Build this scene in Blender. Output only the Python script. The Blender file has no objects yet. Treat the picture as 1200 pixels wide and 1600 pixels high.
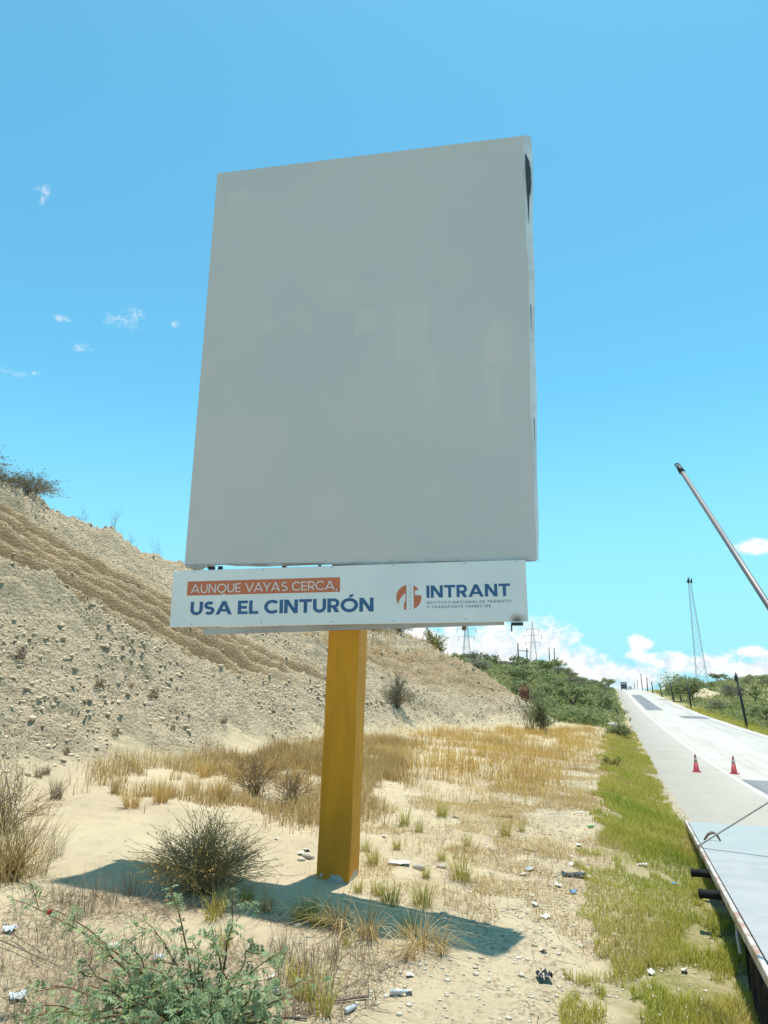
import bpy, math, random
import numpy as np
from mathutils import Matrix, Vector
rad = math.radians
random.seed(7)
rng = np.random.default_rng(11)
S = bpy.context.scene
COL = S.collection

# ------------------------------------------------------------------ camera, sky, sun, exposure
CAM_H, YAW, PITCH, ROLL, FPX = 2.7, rad(-17.4), 0.23298, 0.0111, 1114.1

def cam_axes():
    F = np.array([math.sin(YAW)*math.cos(PITCH), math.cos(YAW)*math.cos(PITCH), math.sin(PITCH)])
    R0 = np.array([math.cos(YAW), -math.sin(YAW), 0.0]); U0 = np.cross(R0, F)
    return (math.cos(ROLL)*R0 + math.sin(ROLL)*U0, -math.sin(ROLL)*R0 + math.cos(ROLL)*U0, F)
CR, CU, CF = cam_axes()
CO = np.array([0, 0, CAM_H])
cd = bpy.data.cameras.new('camera'); cam = bpy.data.objects.new('camera', cd); COL.objects.link(cam)
cd.sensor_fit = 'HORIZONTAL'; cd.sensor_width = 36; cd.lens = 36*FPX/1200
cd.clip_start = .05; cd.clip_end = 20000
M = Matrix.Identity(4)
for i in range(3):
    M[i][0], M[i][1], M[i][2], M[i][3] = CR[i], CU[i], -CF[i], CO[i]
cam.matrix_world = M
S.camera = cam

SUNV = Vector((0.056, 0.142, 1)).normalized()
SUN_EL = math.asin(SUNV.z); SUN_AZ = math.atan2(SUNV.x, SUNV.y)
sd = bpy.data.lights.new('sun', 'SUN'); sun = bpy.data.objects.new('sun', sd); COL.objects.link(sun)
sd.energy = 5.0; sd.angle = rad(.53); sd.color = (1, .94, .845)
sun.rotation_euler = SUNV.to_track_quat('Z', 'Y').to_euler()

S.view_settings.view_transform = 'Standard'; S.view_settings.look = 'None'
S.view_settings.exposure = 0.26; S.view_settings.gamma = 1; S.view_settings.use_curve_mapping = False
S.render.engine = 'CYCLES'
S.cycles.max_bounces = 6; S.cycles.diffuse_bounces = 3; S.cycles.transparent_max_bounces = 6

W = bpy.data.worlds.new('World'); S.world = W; W.use_nodes = True

def ray(u, v):
    return CF + CR*(u-600)/FPX - CU*(v-800)/FPX

class NT:
    """tiny node-tree writer"""
    def __init__(s, tree): s.t = tree; s.n = tree.nodes; s.l = tree.links
    def add(s, typ, **kw):
        n = s.n.new(typ)
        for k, v in kw.items():
            setattr(n, k, v)
        return n
    def put(s, sock, v):
        if isinstance(v, bpy.types.NodeSocket): s.l.new(v, sock)
        else: sock.default_value = v
    def math(s, op, a, b=None, c=None, clamp=False):
        n = s.add('ShaderNodeMath', operation=op); n.use_clamp = clamp
        for i, v in enumerate((a, b, c)):
            if v is not None: s.put(n.inputs[i], v)
        return n.outputs[0]
    def mix(s, f, a, b, typ='MIX'):
        n = s.add('ShaderNodeMix', data_type='RGBA', blend_type=typ)
        s.put(n.inputs[0], f)
        for k, v in ((6, a), (7, b)):
            s.put(n.inputs[k], v if isinstance(v, bpy.types.NodeSocket) else (*v, 1) if len(v) == 3 else v)
        return n.outputs[2]
    def noise(s, vec, scale, detail=4, rough=.55, dist=0, out=0):
        n = s.add('ShaderNodeTexNoise'); s.put(n.inputs['Scale'], scale); s.put(n.inputs['Detail'], detail)
        s.put(n.inputs['Roughness'], rough); s.put(n.inputs['Distortion'], dist)
        if vec is not None: s.l.new(vec, n.inputs['Vector'])
        return n.outputs[out]
    def step(s, v, a, b, lo=0., hi=1.):
        n = s.add('ShaderNodeMapRange', interpolation_type='SMOOTHSTEP')
        s.put(n.inputs[0], v); s.put(n.inputs[1], a); s.put(n.inputs[2], b); s.put(n.inputs[3], lo); s.put(n.inputs[4], hi)
        return n.outputs[0]
    def vmul(s, vec, xyz):
        n = s.add('ShaderNodeVectorMath', operation='MULTIPLY'); s.l.new(vec, n.inputs[0]); n.inputs[1].default_value = xyz
        return n.outputs[0]

# sky: Nishita, colour-graded towards the phone's cyan, with fair-weather clouds by direction
w = NT(W.node_tree); w.n.clear()
wo = w.add('ShaderNodeOutputWorld'); bg = w.add('ShaderNodeBackground'); w.l.new(bg.outputs[0], wo.inputs[0])
sky = w.add('ShaderNodeTexSky', sky_type='NISHITA', sun_disc=False)
sky.sun_elevation = SUN_EL; sky.sun_rotation = SUN_AZ
sky.air_density = 1.0; sky.dust_density = .6; sky.ozone_density = 2.2
SKY_STRENGTH = .102
bg.inputs['Strength'].default_value = SKY_STRENGTH
graded = w.mix(1.0, sky.outputs[0], (.86, 1.86, 1.70), 'MULTIPLY')
tc = w.add('ShaderNodeTexCoord'); sx = w.add('ShaderNodeSeparateXYZ'); w.l.new(tc.outputs['Generated'], sx.inputs[0])
az = w.math('ARCTAN2', sx.outputs[0], sx.outputs[1]); el = w.math('ARCSINE', sx.outputs[2])
cv = w.add('ShaderNodeCombineXYZ'); w.l.new(az, cv.inputs[0]); w.l.new(w.math('MULTIPLY', el, 1.35), cv.inputs[1])

def azel(u, v):
    d = ray(u, v); d = d/np.linalg.norm(d)
    return math.atan2(d[0], d[1]), math.asin(d[2])
CUMULUS = [(640, 1000, 75, 28), (705, 1012, 70, 34), (780, 1012, 70, 40), (845, 1003, 52, 34), (895, 1035, 52, 22), (945, 1052, 40, 18),
           (1000, 1006, 21, 13), (1001, 1026, 27, 10), (990, 1056, 60, 20), (1055, 1036, 42, 15), (1108, 1038, 48, 16),
           (1182, 1021, 30, 10), (1190, 1046, 70, 20), (1186, 854, 34, 12), (1300, 1030, 90, 30), (500, 1020, 90, 40), (1420, 1000, 110, 40), (300, 1010, 120, 40)]
WISP = [(190, 500, 34, 17), (209, 490, 16, 16), (66, 298, 15, 12), (67, 312, 7, 14), (12, 579, 36, 9), (95, 497, 20, 7), (125, 543, 22, 8), (270, 506, 9, 7), (52, 582, 8, 5), (-80, 420, 50, 20)]
def field(lst):
    tot = None
    for (u, v, ru, rv) in lst:
        a0, e0 = azel(u, v); ra = abs(azel(u+ru, v)[0]-a0); re = abs(azel(u, v-rv)[1]-e0)
        dx = w.math('MULTIPLY', w.math('SUBTRACT', az, a0), 1/ra); dy = w.math('MULTIPLY', w.math('SUBTRACT', el, e0), 1/re)
        r = w.math('SQRT', w.math('ADD', w.math('MULTIPLY', dx, dx), w.math('MULTIPLY', dy, dy)))
        e = w.math('SUBTRACT', 1.0, r)
        tot = e if tot is None else w.math('SMOOTH_MAX', tot, e, .25)
    return tot
n1 = w.noise(cv.outputs[0], 42, 8, .6, .4); n2 = w.noise(cv.outputs[0], 62, 7, .62, 1.0)
cden = w.math('ADD', field(CUMULUS), w.math('MULTIPLY', w.math('SUBTRACT', n1, .5), 2.6))
cden = w.step(cden, -.36, .55)
wden = w.math('ADD', field(WISP), w.math('MULTIPLY', w.math('SUBTRACT', n2, .53), 4.2))
wden = w.math('MULTIPLY', w.step(wden, -.1, 2.2), .85)
hz = w.math('MULTIPLY', w.step(el, .42, -.02), .80)                       # pale air low over the horizon
ccol = w.mix(w.step(n1, .30, .62), (6.2, 7.0, 7.7), (8.8, 8.8, 8.7))
c0 = w.mix(hz, graded, (3.0, 6.35, 8.5))
c1 = w.mix(cden, c0, ccol)
c2 = w.mix(wden, c1, (7.4, 8.0, 8.4))
w.l.new(c2, bg.inputs['Color'])

# ------------------------------------------------------------------ helpers
def hash2(ix, iy, seed):
    n = (ix.astype(np.int64)*374761393 + iy.astype(np.int64)*668265263 + seed*974634777) & 0x7fffffff
    n = ((n ^ (n >> 13))*1274126177) & 0x7fffffff
    return ((n ^ (n >> 16)) & 0xffff)/65535.0
def vnoise(x, y, seed=0):
    ix = np.floor(x); iy = np.floor(y); fx = x-ix; fy = y-iy
    fx = fx*fx*(3-2*fx); fy = fy*fy*(3-2*fy)
    a = hash2(ix, iy, seed); b = hash2(ix+1, iy, seed); c = hash2(ix, iy+1, seed); d = hash2(ix+1, iy+1, seed)
    return (a+(b-a)*fx)*(1-fy) + (c+(d-c)*fx)*fy - .5
def fbm(x, y, seed=0, octv=4, gain=.5):
    s = 0; a = 1.0
    for i in range(octv):
        s = s + a*vnoise(x*2**i+i*17.3, y*2**i-i*9.1, seed+i); a *= gain
    return s
def sstep(v, a, b):
    t = np.clip((v-a)/(b-a), 0, 1); return t*t*(3-2*t)

ZY = [-400, -40, 0, 10, 18, 27, 39, 55, 80, 120, 165, 205, 270, 330, 380, 450, 600, 4000]
ZZ = [-.45, -.45, -.45, -.45, -.6, -.88, -1.2, -1.42, -1.6, -1.65, -1.25, -.75, -.1, .22, .25, -.6, -6, -60]
_yy = np.arange(-400, 4000, .5); _zz = np.interp(_yy, ZY, ZZ)
_k = np.exp(-.5*(np.arange(-30, 31)/10.)**2); _k /= _k.sum()
_zz = np.convolve(np.pad(_zz, 30, mode='edge'), _k, 'valid')
def zr(y): return np.interp(y, _yy, _zz)
TY = [-60, 0, 12.3, 16, 21, 33, 42, 48, 53, 58, 64]; TX = [-13, -12.5, -12, -11.6, -11.2, -11.4, -11.2, -10.3, -8.3, -5.9, -4.6]
HY = [-60, 18, 21, 25, 30, 35, 40, 44, 48, 52, 55, 58, 60, 63, 67]; HH = [11.5, 11.5, 11.2, 10.6, 9.6, 9.2, 9, 8.8, 8.5, 7.6, 6.9, 5, 3.2, 1.2, 0]
ROAD_L, ROAD_R = 1.7, 12.5
def slope_coords(x, y):
    xt = np.interp(y, TY, TX) + .5*fbm(y*.25, y*0+3.3, 5, 3)
    hc = np.maximum(np.interp(y, HY, HH), 1e-3)
    return xt-x, hc
def groove(x, y, q):
    """sawtooth across the tracks: a steep cut face, then a gentle back"""
    ph = ((q + .55*fbm(x*.22, y*.22, 41, 3))/2.7) % 1.0
    return np.where(ph < .16, ph/.16, 1-(ph-.16)/.84)
def terrain(x, y, fine=True):
    x = np.asarray(x, float); y = np.asarray(y, float)
    d, hc = slope_coords(x, y)
    dd = np.where(d > 3, d, .5*np.log1p(np.exp(np.clip(d*2, -30, 20))))       # soft toe
    s = .75*dd/hc
    g = np.where(s < .8, s, 1-.2*np.exp(-np.maximum(s-.8, 0)/.2))
    z = zr(y) + .085*np.clip(ROAD_L-x, 0, 14)
    on = sstep(d, -.6, 1.0)*sstep(hc, 0, 2.5)
    z = z + hc*g
    z = z + .035*np.clip(y-10.5, -4, 6)*sstep(x, -11, -7)*(1-sstep(x, -.5, 1.2))          # the flat falls a little towards the viewer
    # back hill on the far side of the cut, and the rising land across the road
    lf = sstep(y, 66, 120)*(1-.9*sstep(y, 250, 420))
    z = z + 5.2*lf*sstep(-x, 1.5, 18) + 2.2*lf*sstep(-x, 14, 40)*fbm(x*.03+4, y*.03, 31, 2)
    rf = sstep(y, 40, 210)*(1-.9*sstep(y, 300, 450))
    z = z + 5.6*rf*sstep(x, 14, 55) - .35*sstep(x, 12.6, 14)*(1-sstep(x, 16, 30))
    z = z + (2.1+1.1*fbm(x*.5, y*.35, 77, 3))*np.exp(-(((x-22.6)/2.8)**2+((y-205)/5.)**2))                   # sandy mound under the radio mast
    # sits under the paved road
    z = z - .12*sstep(x, 1.75, 2.1)*(1-sstep(x, 12.0, 12.45))
    if fine:
        q = y - 1.75*(x+18)                                                  # bucket tracks run across the fall line
        qw = q+.9*fbm(x*.3, y*.3, 46, 3)
        band = sstep(qw, 17.6, 19.6)*(1-sstep(qw, 29.8, 32.2))*sstep(d+1.4*fbm(x*.4, y*.4, 48, 3), 2.0, 4.4)*(1-sstep(d, 13.0, 16.0))
        saw = groove(x, y, q)
        z = z + band*.95*(saw-.5)*(.75+.9*fbm(x*.35, y*.35, 44, 3)) + band*.16*fbm(x*2.6, y*2.6, 43, 4)
        band = np.clip(band, 0, 1)
        ph2 = ((q*1.25 + 1.3*fbm(x*.3, y*.3, 49, 3))/1.6) % 1.0
        z = z + on*(1-band)*.34*(np.where(ph2 < .2, ph2/.2, 1-(ph2-.2)/.8)-.5)*np.clip(.35+2.2*fbm(x*.22, y*.22, 50, 3), 0, 1.1)*sstep(d, 1, 3)
        # broken ledges of harder beds
        for (q0, d0, d1, hgt) in ((36.5, 3.4, 7.4, .55), (13.2, 4.0, 6.4, .75), (50.5, 1.6, 4.2, .4), (35.0, 10.0, 14.5, .45)):
            qq = q + 1.6*fbm(x*.5, y*.5, 47, 3)
            z = z + hgt*sstep(qq, q0-.30, q0+.30)*(1-sstep(qq, q0+.3, q0+3.2))*sstep(d, d0, d0+.8)*(1-sstep(d, d1-1.2, d1))
        lump = fbm(x*.45, y*.45, 51, 4)*.5 + np.abs(fbm(x*1.6, y*1.6, 53, 4))*.48 + np.abs(fbm(x*4.4, y*4.4, 57, 3))*.34
        pa = (x+1.75*y)*.5; lump = lump + .8*np.abs(fbm(q*.42, pa*.10, 58, 3)) + .42*np.abs(fbm(q*1.2, pa*.3, 59, 3))
        z = z + on*(1-.8*band)*lump
        v = (1-on)*(1-sstep(x, .8, 1.8)*(1-sstep(x, 12.4, 13.5)))
        z = z + v*(.10*fbm(x*.5, y*.5, 61, 3) + .035*fbm(x*2.3, y*2.3, 63, 4)*sstep(60-y, 0, 20))
        z = z + v*.022*np.abs(fbm(x*6.5, y*6.5, 67, 3))*sstep(x, -3.2, .2)*sstep(45-y, 0, 10)
        z = z + .16*fbm(x*.12, y*.12, 71, 3)*sstep(np.abs(x-7), 10, 25)
    return z
def hit(u, v, far=400):
    """ground point seen at a pixel of the photograph"""
    d = ray(u, v); t = np.concatenate([np.linspace(2, 40, 6000), np.linspace(40, far, 4000)])
    P = CO + t[:, None]*d; m = P[:, 2] < terrain(P[:, 0], P[:, 1])
    return P[np.argmax(m)] if m.any() else P[-1]
def ondepth(u, v, dist):
    return CO + ray(u, v)*dist
def onplane(u, v, z):
    d = ray(u, v); return CO + d*(z-CAM_H)/d[2]
def gz(x, y): return float(terrain(np.array([x]), np.array([y]))[0])

def tag(o, label=None, cat=None, group=None, kind=None):
    if label: o['label'] = label
    if cat: o['category'] = cat
    if group: o['group'] = group
    if kind: o['kind'] = kind
    return o
def empty(name, loc, label=None, cat=None, group=None):
    o = bpy.data.objects.new(name, None); COL.objects.link(o); o.location = loc; o.empty_display_size = .1
    return tag(o, label, cat, group)
def mesh_obj(name, V, F, mats, parent=None, smooth=False, tone=None, mi=None, loc=None):
    """V n x 3 world points; F list of index tuples or an array (m x 3 / m x 4)"""
    V = np.asarray(V, np.float32)
    org = np.zeros(3)
    if parent is not None:
        p = parent
        while p is not None: org = org + np.array(p.location); p = p.parent
    elif loc is not None: org = np.array(loc, float)
    V = V - org.astype(np.float32)
    me = bpy.data.meshes.new(name)
    if isinstance(F, np.ndarray):
        m, k = F.shape
        me.vertices.add(len(V)); me.vertices.foreach_set('co', V.ravel())
        me.loops.add(m*k); me.loops.foreach_set('vertex_index', F.astype(np.int32).ravel())
        me.polygons.add(m); me.polygons.foreach_set('loop_start', np.arange(0, m*k, k, dtype=np.int32))
        try: me.polygons.foreach_set('loop_total', np.full(m, k, dtype=np.int32))
        except Exception: pass
        me.update(calc_edges=True)
    else:
        me.from_pydata(V.tolist(), [], F); me.update()
    for mt in (mats if isinstance(mats, (list, tuple)) else [mats]): me.materials.append(mt)
    if mi is not None: me.polygons.foreach_set('material_index', np.asarray(mi, np.int32))
    if smooth: me.polygons.foreach_set('use_smooth', np.ones(len(me.polygons), bool))
    if tone is not None:
        tone = np.asarray(tone, np.float32)
        if tone.ndim == 1:
            a = me.attributes.new('tone', 'FLOAT', 'POINT'); a.data.foreach_set('value', tone)
        else:
            a = me.attributes.new('mask', 'FLOAT_COLOR', 'POINT'); a.data.foreach_set('color', tone.ravel())
    o = bpy.data.objects.new(name, me); COL.objects.link(o)
    if parent is not None: o.parent = parent
    elif loc is not None: o.location = loc
    return o
def copy_tree(o, parent=None):
    c = o.copy(); COL.objects.link(c)
    if parent is not None: c.parent = parent
    for ch in o.children: copy_tree(ch, c)
    return c

class MB:
    """collects polygons for one mesh"""
    def __init__(s): s.V = []; s.F = []; s.mi = []; s.cur = 0
    def add(s, V, F):
        b = len(s.V); s.V += [tuple(map(float, v)) for v in V]
        for f in F: s.F.append(tuple(b+i for i in f)); s.mi.append(s.cur)
    def box(s, o, ax, ay, az, bev=0.0):
        """box from corner o along three edge vectors"""
        o, ax, ay, az = map(lambda q: np.array(q, float), (o, ax, ay, az))
        if bev <= 0:
            P = [o, o+ax, o+ax+ay, o+ay, o+az, o+ax+az, o+ax+ay+az, o+ay+az]
            F = [(0, 3, 2, 1), (4, 5, 6, 7), (0, 1, 5, 4), (1, 2, 6, 5), (2, 3, 7, 6), (3, 0, 4, 7)]
            if np.dot(np.cross(ax, ay), az) < 0: F = [f[::-1] for f in F]
            s.add(P, F); return
        bm_v = []
        L = [np.linalg.norm(a) for a in (ax, ay, az)]; E = [a/l for a, l in zip((ax, ay, az), L)]
        c = o+(ax+ay+az)/2; h = [l/2 for l in L]; b = min(bev, min(h)*.6)
        idx = {}; P = []
        for sx_ in (-1, 1):
            for sy_ in (-1, 1):
                for sz_ in (-1, 1):
                    for k in range(3):
                        sg = (sx_, sy_, sz_)
                        q = c + sum(E[j]*sg[j]*(h[j] if j == k else h[j]-b) for j in range(3))
                        idx[(sg, k)] = len(P); P.append(q)
        F = []
        for k in range(3):
            i, j = [(1, 2), (2, 0), (0, 1)][k]
            for sg in (-1, 1):
                ring = []
                for (a_, b_) in ((-1, -1), (1, -1), (1, 1), (-1, 1)):
                    t = [0, 0, 0]; t[k] = sg; t[i] = a_; t[j] = b_; ring.append(idx[(tuple(t), k)])
                F.append(tuple(ring if sg > 0 else ring[::-1]))
        for k in range(3):
            i, j = [(1, 2), (2, 0), (0, 1)][k]
            for si in (-1, 1):
                for sj in (-1, 1):
                    t0 = [0, 0, 0]; t0[k] = -1; t0[i] = si; t0[j] = sj; t1 = list(t0); t1[k] = 1
                    f = (idx[(tuple(t0), i)], idx[(tuple(t0), j)], idx[(tuple(t1), j)], idx[(tuple(t1), i)])
                    F.append(f if si*sj > 0 else f[::-1])
        for sg in idx:
            if sg[1] == 0:
                t = sg[0]; f = (idx[(t, 0)], idx[(t, 1)], idx[(t, 2)])
                F.append(f if t[0]*t[1]*t[2] > 0 else f[::-1])
        s.add(P, F)
    def cube(s, x0, y0, z0, x1, y1, z1, bev=0.0):
        s.box((x0, y0, z0), (x1-x0, 0, 0), (0, y1-y0, 0), (0, 0, z1-z0), bev)
    def tube(s, pts, r, n=6, cap=True):
        pts = [np.array(p, float) for p in pts]; m = len(pts)
        rr = r if isinstance(r, (list, tuple, np.ndarray)) else [r]*m
        b = len(s.V); up = np.array([.13, .31, .94])
        for i, p in enumerate(pts):
            t = pts[min(i+1, m-1)]-pts[max(i-1, 0)]; t = t/(np.linalg.norm(t)+1e-9)
            a = np.cross(t, up if abs(t@up) < .95 else np.array([1., 0, 0])); a /= np.linalg.norm(a)+1e-9; c = np.cross(t, a)
            for k in range(n):
                w_ = 2*math.pi*k/n; s.V.append(tuple(p+rr[i]*(math.cos(w_)*a+math.sin(w_)*c)))
        for i in range(m-1):
            for k in range(n):
                s.F.append((b+i*n+k, b+i*n+(k+1) % n, b+(i+1)*n+(k+1) % n, b+(i+1)*n+k)); s.mi.append(s.cur)
        if cap:
            s.F.append(tuple(b+k for k in range(n-1, -1, -1))); s.mi.append(s.cur)
            s.F.append(tuple(b+(m-1)*n+k for k in range(n))); s.mi.append(s.cur)
    def lathe(s, c, prof, n=24, axis=2):
        c = np.array(c, float); b = len(s.V); m = len(prof)
        for (r, h) in prof:
            for k in range(n):
                a = 2*math.pi*k/n; q = [r*math.cos(a), r*math.sin(a), h]
                if axis == 0: q = [q[2], q[0], q[1]]
                s.V.append(tuple(c+q))
        for i in range(m-1):
            for k in range(n):
                s.F.append((b+i*n+k, b+i*n+(k+1) % n, b+(i+1)*n+(k+1) % n, b+(i+1)*n+k)); s.mi.append(s.cur)
        for i0, rev in ((0, True), (m-1, False)):
            if prof[i0][0] > 1e-4:
                f = [b+i0*n+k for k in range(n)]; s.F.append(tuple(f[::-1] if rev else f)); s.mi.append(s.cur)
    def build(s, name, mats, parent=None, smooth=False, loc=None):
        return mesh_obj(name, s.V, s.F, mats, parent, smooth, mi=s.mi if isinstance(mats, (list, tuple)) else None, loc=loc)

# ------------------------------------------------------------------ materials
def principled(name):
    m = bpy.data.materials.new(name); m.use_nodes = True
    t = NT(m.node_tree); t.n.clear()
    o = t.add('ShaderNodeOutputMaterial'); b = t.add('ShaderNodeBsdfPrincipled'); t.l.new(b.outputs[0], o.inputs[0])
    return m, t, b, o
def simple(name, col, rough=.6, var=.15, scale=6, metal=0, bump=0, bscale=40, col2=None, spec=.5):
    m, t, b, o = principled(name)
    tc = t.add('ShaderNodeTexCoord').outputs['Object']
    f = t.step(t.noise(tc, scale, 5, .6), .35, .68)
    c2 = col2 if col2 else tuple(c*(1-var) for c in col)
    t.l.new(t.mix(f, col, c2), b.inputs['Base Color'])
    b.inputs['Roughness'].default_value = rough; b.inputs['Metallic'].default_value = metal
    b.inputs['Specular IOR Level'].default_value = spec
    if bump:
        bn = t.add('ShaderNodeBump'); bn.inputs['Strength'].default_value = bump; bn.inputs['Distance'].default_value = .01
        t.l.new(t.noise(tc, bscale, 5, .6), bn.inputs['Height']); t.l.new(bn.outputs[0], b.inputs['Normal'])
    return m
def toned(name, cols, rough=.75, transl=.0, objvar=.0, spec=.2):
    """colour picked along a ramp by the per-leaf 'tone' value; objvar shifts it per object"""
    m, t, b, o = principled(name)
    a = t.add('ShaderNodeAttribute', attribute_name='tone').outputs['Fac']
    if objvar:
        oi = t.add('ShaderNodeObjectInfo').outputs['Random']
        a = t.math('ADD', a, t.math('MULTIPLY', t.math('SUBTRACT', oi, .5), objvar), clamp=True)
    r = t.add('ShaderNodeValToRGB'); t.l.new(a, r.inputs[0])
    el_ = r.color_ramp.elements
    while len(el_) < len(cols): el_.new(.5)
    for i, c in enumerate(cols):
        el_[i].position = i/(len(cols)-1); el_[i].color = (*c, 1)
    t.l.new(r.outputs[0], b.inputs['Base Color']); b.inputs['Roughness'].default_value = rough
    b.inputs['Specular IOR Level'].default_value = spec
    if transl:
        tr = t.add('ShaderNodeBsdfTranslucent'); t.l.new(r.outputs[0], tr.inputs[0])
        mx = t.add('ShaderNodeMixShader'); mx.inputs[0].default_value = transl
        t.l.new(b.outputs[0], mx.inputs[1]); t.l.new(tr.outputs[0], mx.inputs[2]); t.l.new(mx.outputs[0], o.inputs[0])
    return m

def ground_material():
    m, t, b, o = principled('earth')
    pos = t.add('ShaderNodeNewGeometry').outputs['Position']
    at = t.add('ShaderNodeAttribute', attribute_name='mask'); sp = t.add('ShaderNodeSeparateColor'); t.l.new(at.outputs['Color'], sp.inputs[0])
    slope, stripe, litter = sp.outputs[0], sp.outputs[1], sp.outputs[2]; green = at.outputs['Alpha']
    nl = t.noise(pos, .55, 5, .6); nm = t.noise(pos, 3.2, 6, .62); nf = t.noise(pos, 17, 6, .65); ng = t.noise(pos, 70, 4, .7)
    sand = t.mix(t.step(nl, .36, .66), (.53, .43, .28), (.45, .36, .235))
    sand = t.mix(t.math('MULTIPLY', t.step(nm, .5, .72), .45), sand, (.34, .265, .175))
    sand = t.mix(t.math('MULTIPLY', t.step(nf, .5, .75), .35), sand, (.57, .49, .36))
    lit = t.mix(t.step(nf, .42, .62), (.50, .42, .285), (.27, .20, .12))
    lit = t.mix(t.step(ng, .56, .7), lit, (.62, .565, .455))
    sand = t.mix(t.math('MULTIPLY', litter, t.step(nm, .38, .6)), sand, lit)
    vo = t.add('ShaderNodeTexVoronoi', feature='F1'); t.l.new(pos, vo.inputs['Vector']); vo.inputs['Scale'].default_value = 9; vo.inputs['Randomness'].default_value = 1
    rock = t.mix(t.step(nl, .35, .65), (.65, .52, .35), (.565, .45, .30))
    rock = t.mix(t.math('MULTIPLY', t.step(vo.outputs['Color'], .3, .8), .5), rock, (.70, .59, .42))
    rock = t.mix(t.math('MULTIPLY', t.step(nm, .52, .7), .5), rock, (.43, .34, .23))
    rock = t.mix(t.math('MULTIPLY', t.step(nf, .52, .70), .6), rock, (.26, .21, .15))
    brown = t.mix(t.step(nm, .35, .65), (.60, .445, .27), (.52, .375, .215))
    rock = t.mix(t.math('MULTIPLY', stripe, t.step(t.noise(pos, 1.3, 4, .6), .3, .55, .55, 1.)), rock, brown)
    rock = t.mix(t.math('MULTIPLY', t.step(stripe, .64, 1.), t.step(nm, .3, .6, .4, .85)), rock, (.40, .265, .145))  # deeper brown, painted as shade along the groove faces
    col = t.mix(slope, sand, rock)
    gcol = t.mix(t.step(nf, .4, .6), (.17, .17, .05), (.30, .25, .11))
    gcol = t.mix(t.step(nl, .45, .7), gcol, (.40, .33, .19))
    col = t.mix(t.math('MULTIPLY', green, t.step(nm, .25, .55, .35, 1.)), col, gcol)
    t.l.new(col, b.inputs['Base Color']); b.inputs['Roughness'].default_value = .95; b.inputs['Specular IOR Level'].default_value = .15
    h = t.math('ADD', t.math('MULTIPLY', nf, t.math('ADD', t.math('MULTIPLY', slope, 4.), .7)), t.math('MULTIPLY', ng, .25))
    h = t.math('SUBTRACT', h, t.math('MULTIPLY', t.math('MULTIPLY', vo.outputs['Distance'], slope), 2.6))
    bp = t.add('ShaderNodeBump'); bp.inputs['Strength'].default_value = .9; bp.inputs['Distance'].default_value = .05
    t.l.new(h, bp.inputs['Height']); t.l.new(bp.outputs[0], b.inputs['Normal'])
    return m
MAT = {}
MAT['earth'] = ground_material()
MAT['clod'] = simple('dry_clods', (.64, .53, .375), .95, .3, 1.5, col2=(.49, .40, .28), bump=.6, bscale=25, spec=.1)
MAT['pebble'] = simple('pebbles', (.62, .56, .45), .9, .3, 3, col2=(.42, .35, .26), bump=.4, bscale=60, spec=.15)
MAT['straw'] = toned('straw', [(.26, .17, .08), (.44, .30, .12), (.56, .42, .20), (.66, .55, .33)], .8, .25)
MAT['gold'] = toned('golden_grass', [(.31, .20, .09), (.47, .31, .115), (.60, .39, .12), (.58, .42, .105)], .8, .25)
MAT['verge'] = toned('verge_grass', [(.50, .40, .19), (.46, .39, .09), (.40, .385, .06), (.24, .29, .045)], .75, .3)
MAT['tuft'] = toned('yellow_green_grass', [(.33, .23, .08), (.46, .36, .08), (.38, .36, .07), (.26, .29, .06)], .75, .3)
MAT['twig'] = toned('dry_twigs', [(.16, .11, .075), (.26, .19, .12), (.38, .30, .20)], .9)
MAT['darktwig'] = toned('dark_dry_twigs', [(.12, .085, .045), (.24, .17, .09), (.38, .27, .12), (.48, .34, .12)], .9)
MAT['acacia'] = toned('acacia_leaf', [(.11, .165, .08), (.19, .265, .13), (.26, .35, .17), (.34, .40, .09)], .55, .3, spec=.35)
MAT['stem'] = toned('red_brown_stem', [(.09, .045, .025), (.16, .085, .045), (.20, .13, .07)], .8)
MAT['bush'] = toned('bush_leaf', [(.15, .175, .075), (.235, .27, .12), (.31, .34, .16), (.38, .38, .22)], .7, .5, objvar=.5)
MAT['greybush'] = toned('grey_scrub_leaf', [(.13, .13, .09), (.19, .185, .125), (.25, .24, .165), (.31, .28, .205)], .8, .35, objvar=.4)
MAT['lime'] = toned('yellow_green_leaf', [(.09, .12, .02), (.17, .20, .03), (.27, .28, .05)], .7, .3)
MAT['redleaf'] = toned('dead_red_leaf', [(.16, .07, .05), (.28, .13, .10), (.36, .19, .14)], .8, .2)
MAT['scrub'] = toned('scrub', [(.15, .175, .075), (.23, .27, .105), (.29, .31, .13), (.38, .355, .20)], .75, .45)
MAT['bark'] = toned('bark', [(.10, .08, .06), (.17, .14, .11)], .9)
MAT['steel'] = simple('galvanised_steel', (.30, .32, .33), .5, .25, 3, metal=.5)
MAT['rust'] = simple('rusty_steel', (.22, .17, .14), .8, .3, 9, col2=(.16, .07, .035))
MAT['black'] = simple('black_rubber', (.014, .014, .016), .85, .3, 8, spec=.15, col2=(.03, .027, .025), bump=.3, bscale=60)
MAT['darkmetal'] = simple('dark_painted_steel', (.03, .031, .034), .6, .3, 5)
MAT['white'] = simple('soiled_white_paper', (.66, .65, .61), .8, .35, 18, col2=(.46, .42, .35))
MAT['bottle'] = simple('clear_plastic', (.48, .53, .56), .18, .15, 9, spec=.8)
MAT['blue'] = simple('blue_plastic', (.10, .27, .50), .35, .2, 9)
MAT['greenp'] = simple('green_plastic', (.12, .38, .12), .3, .2, 9)
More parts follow.
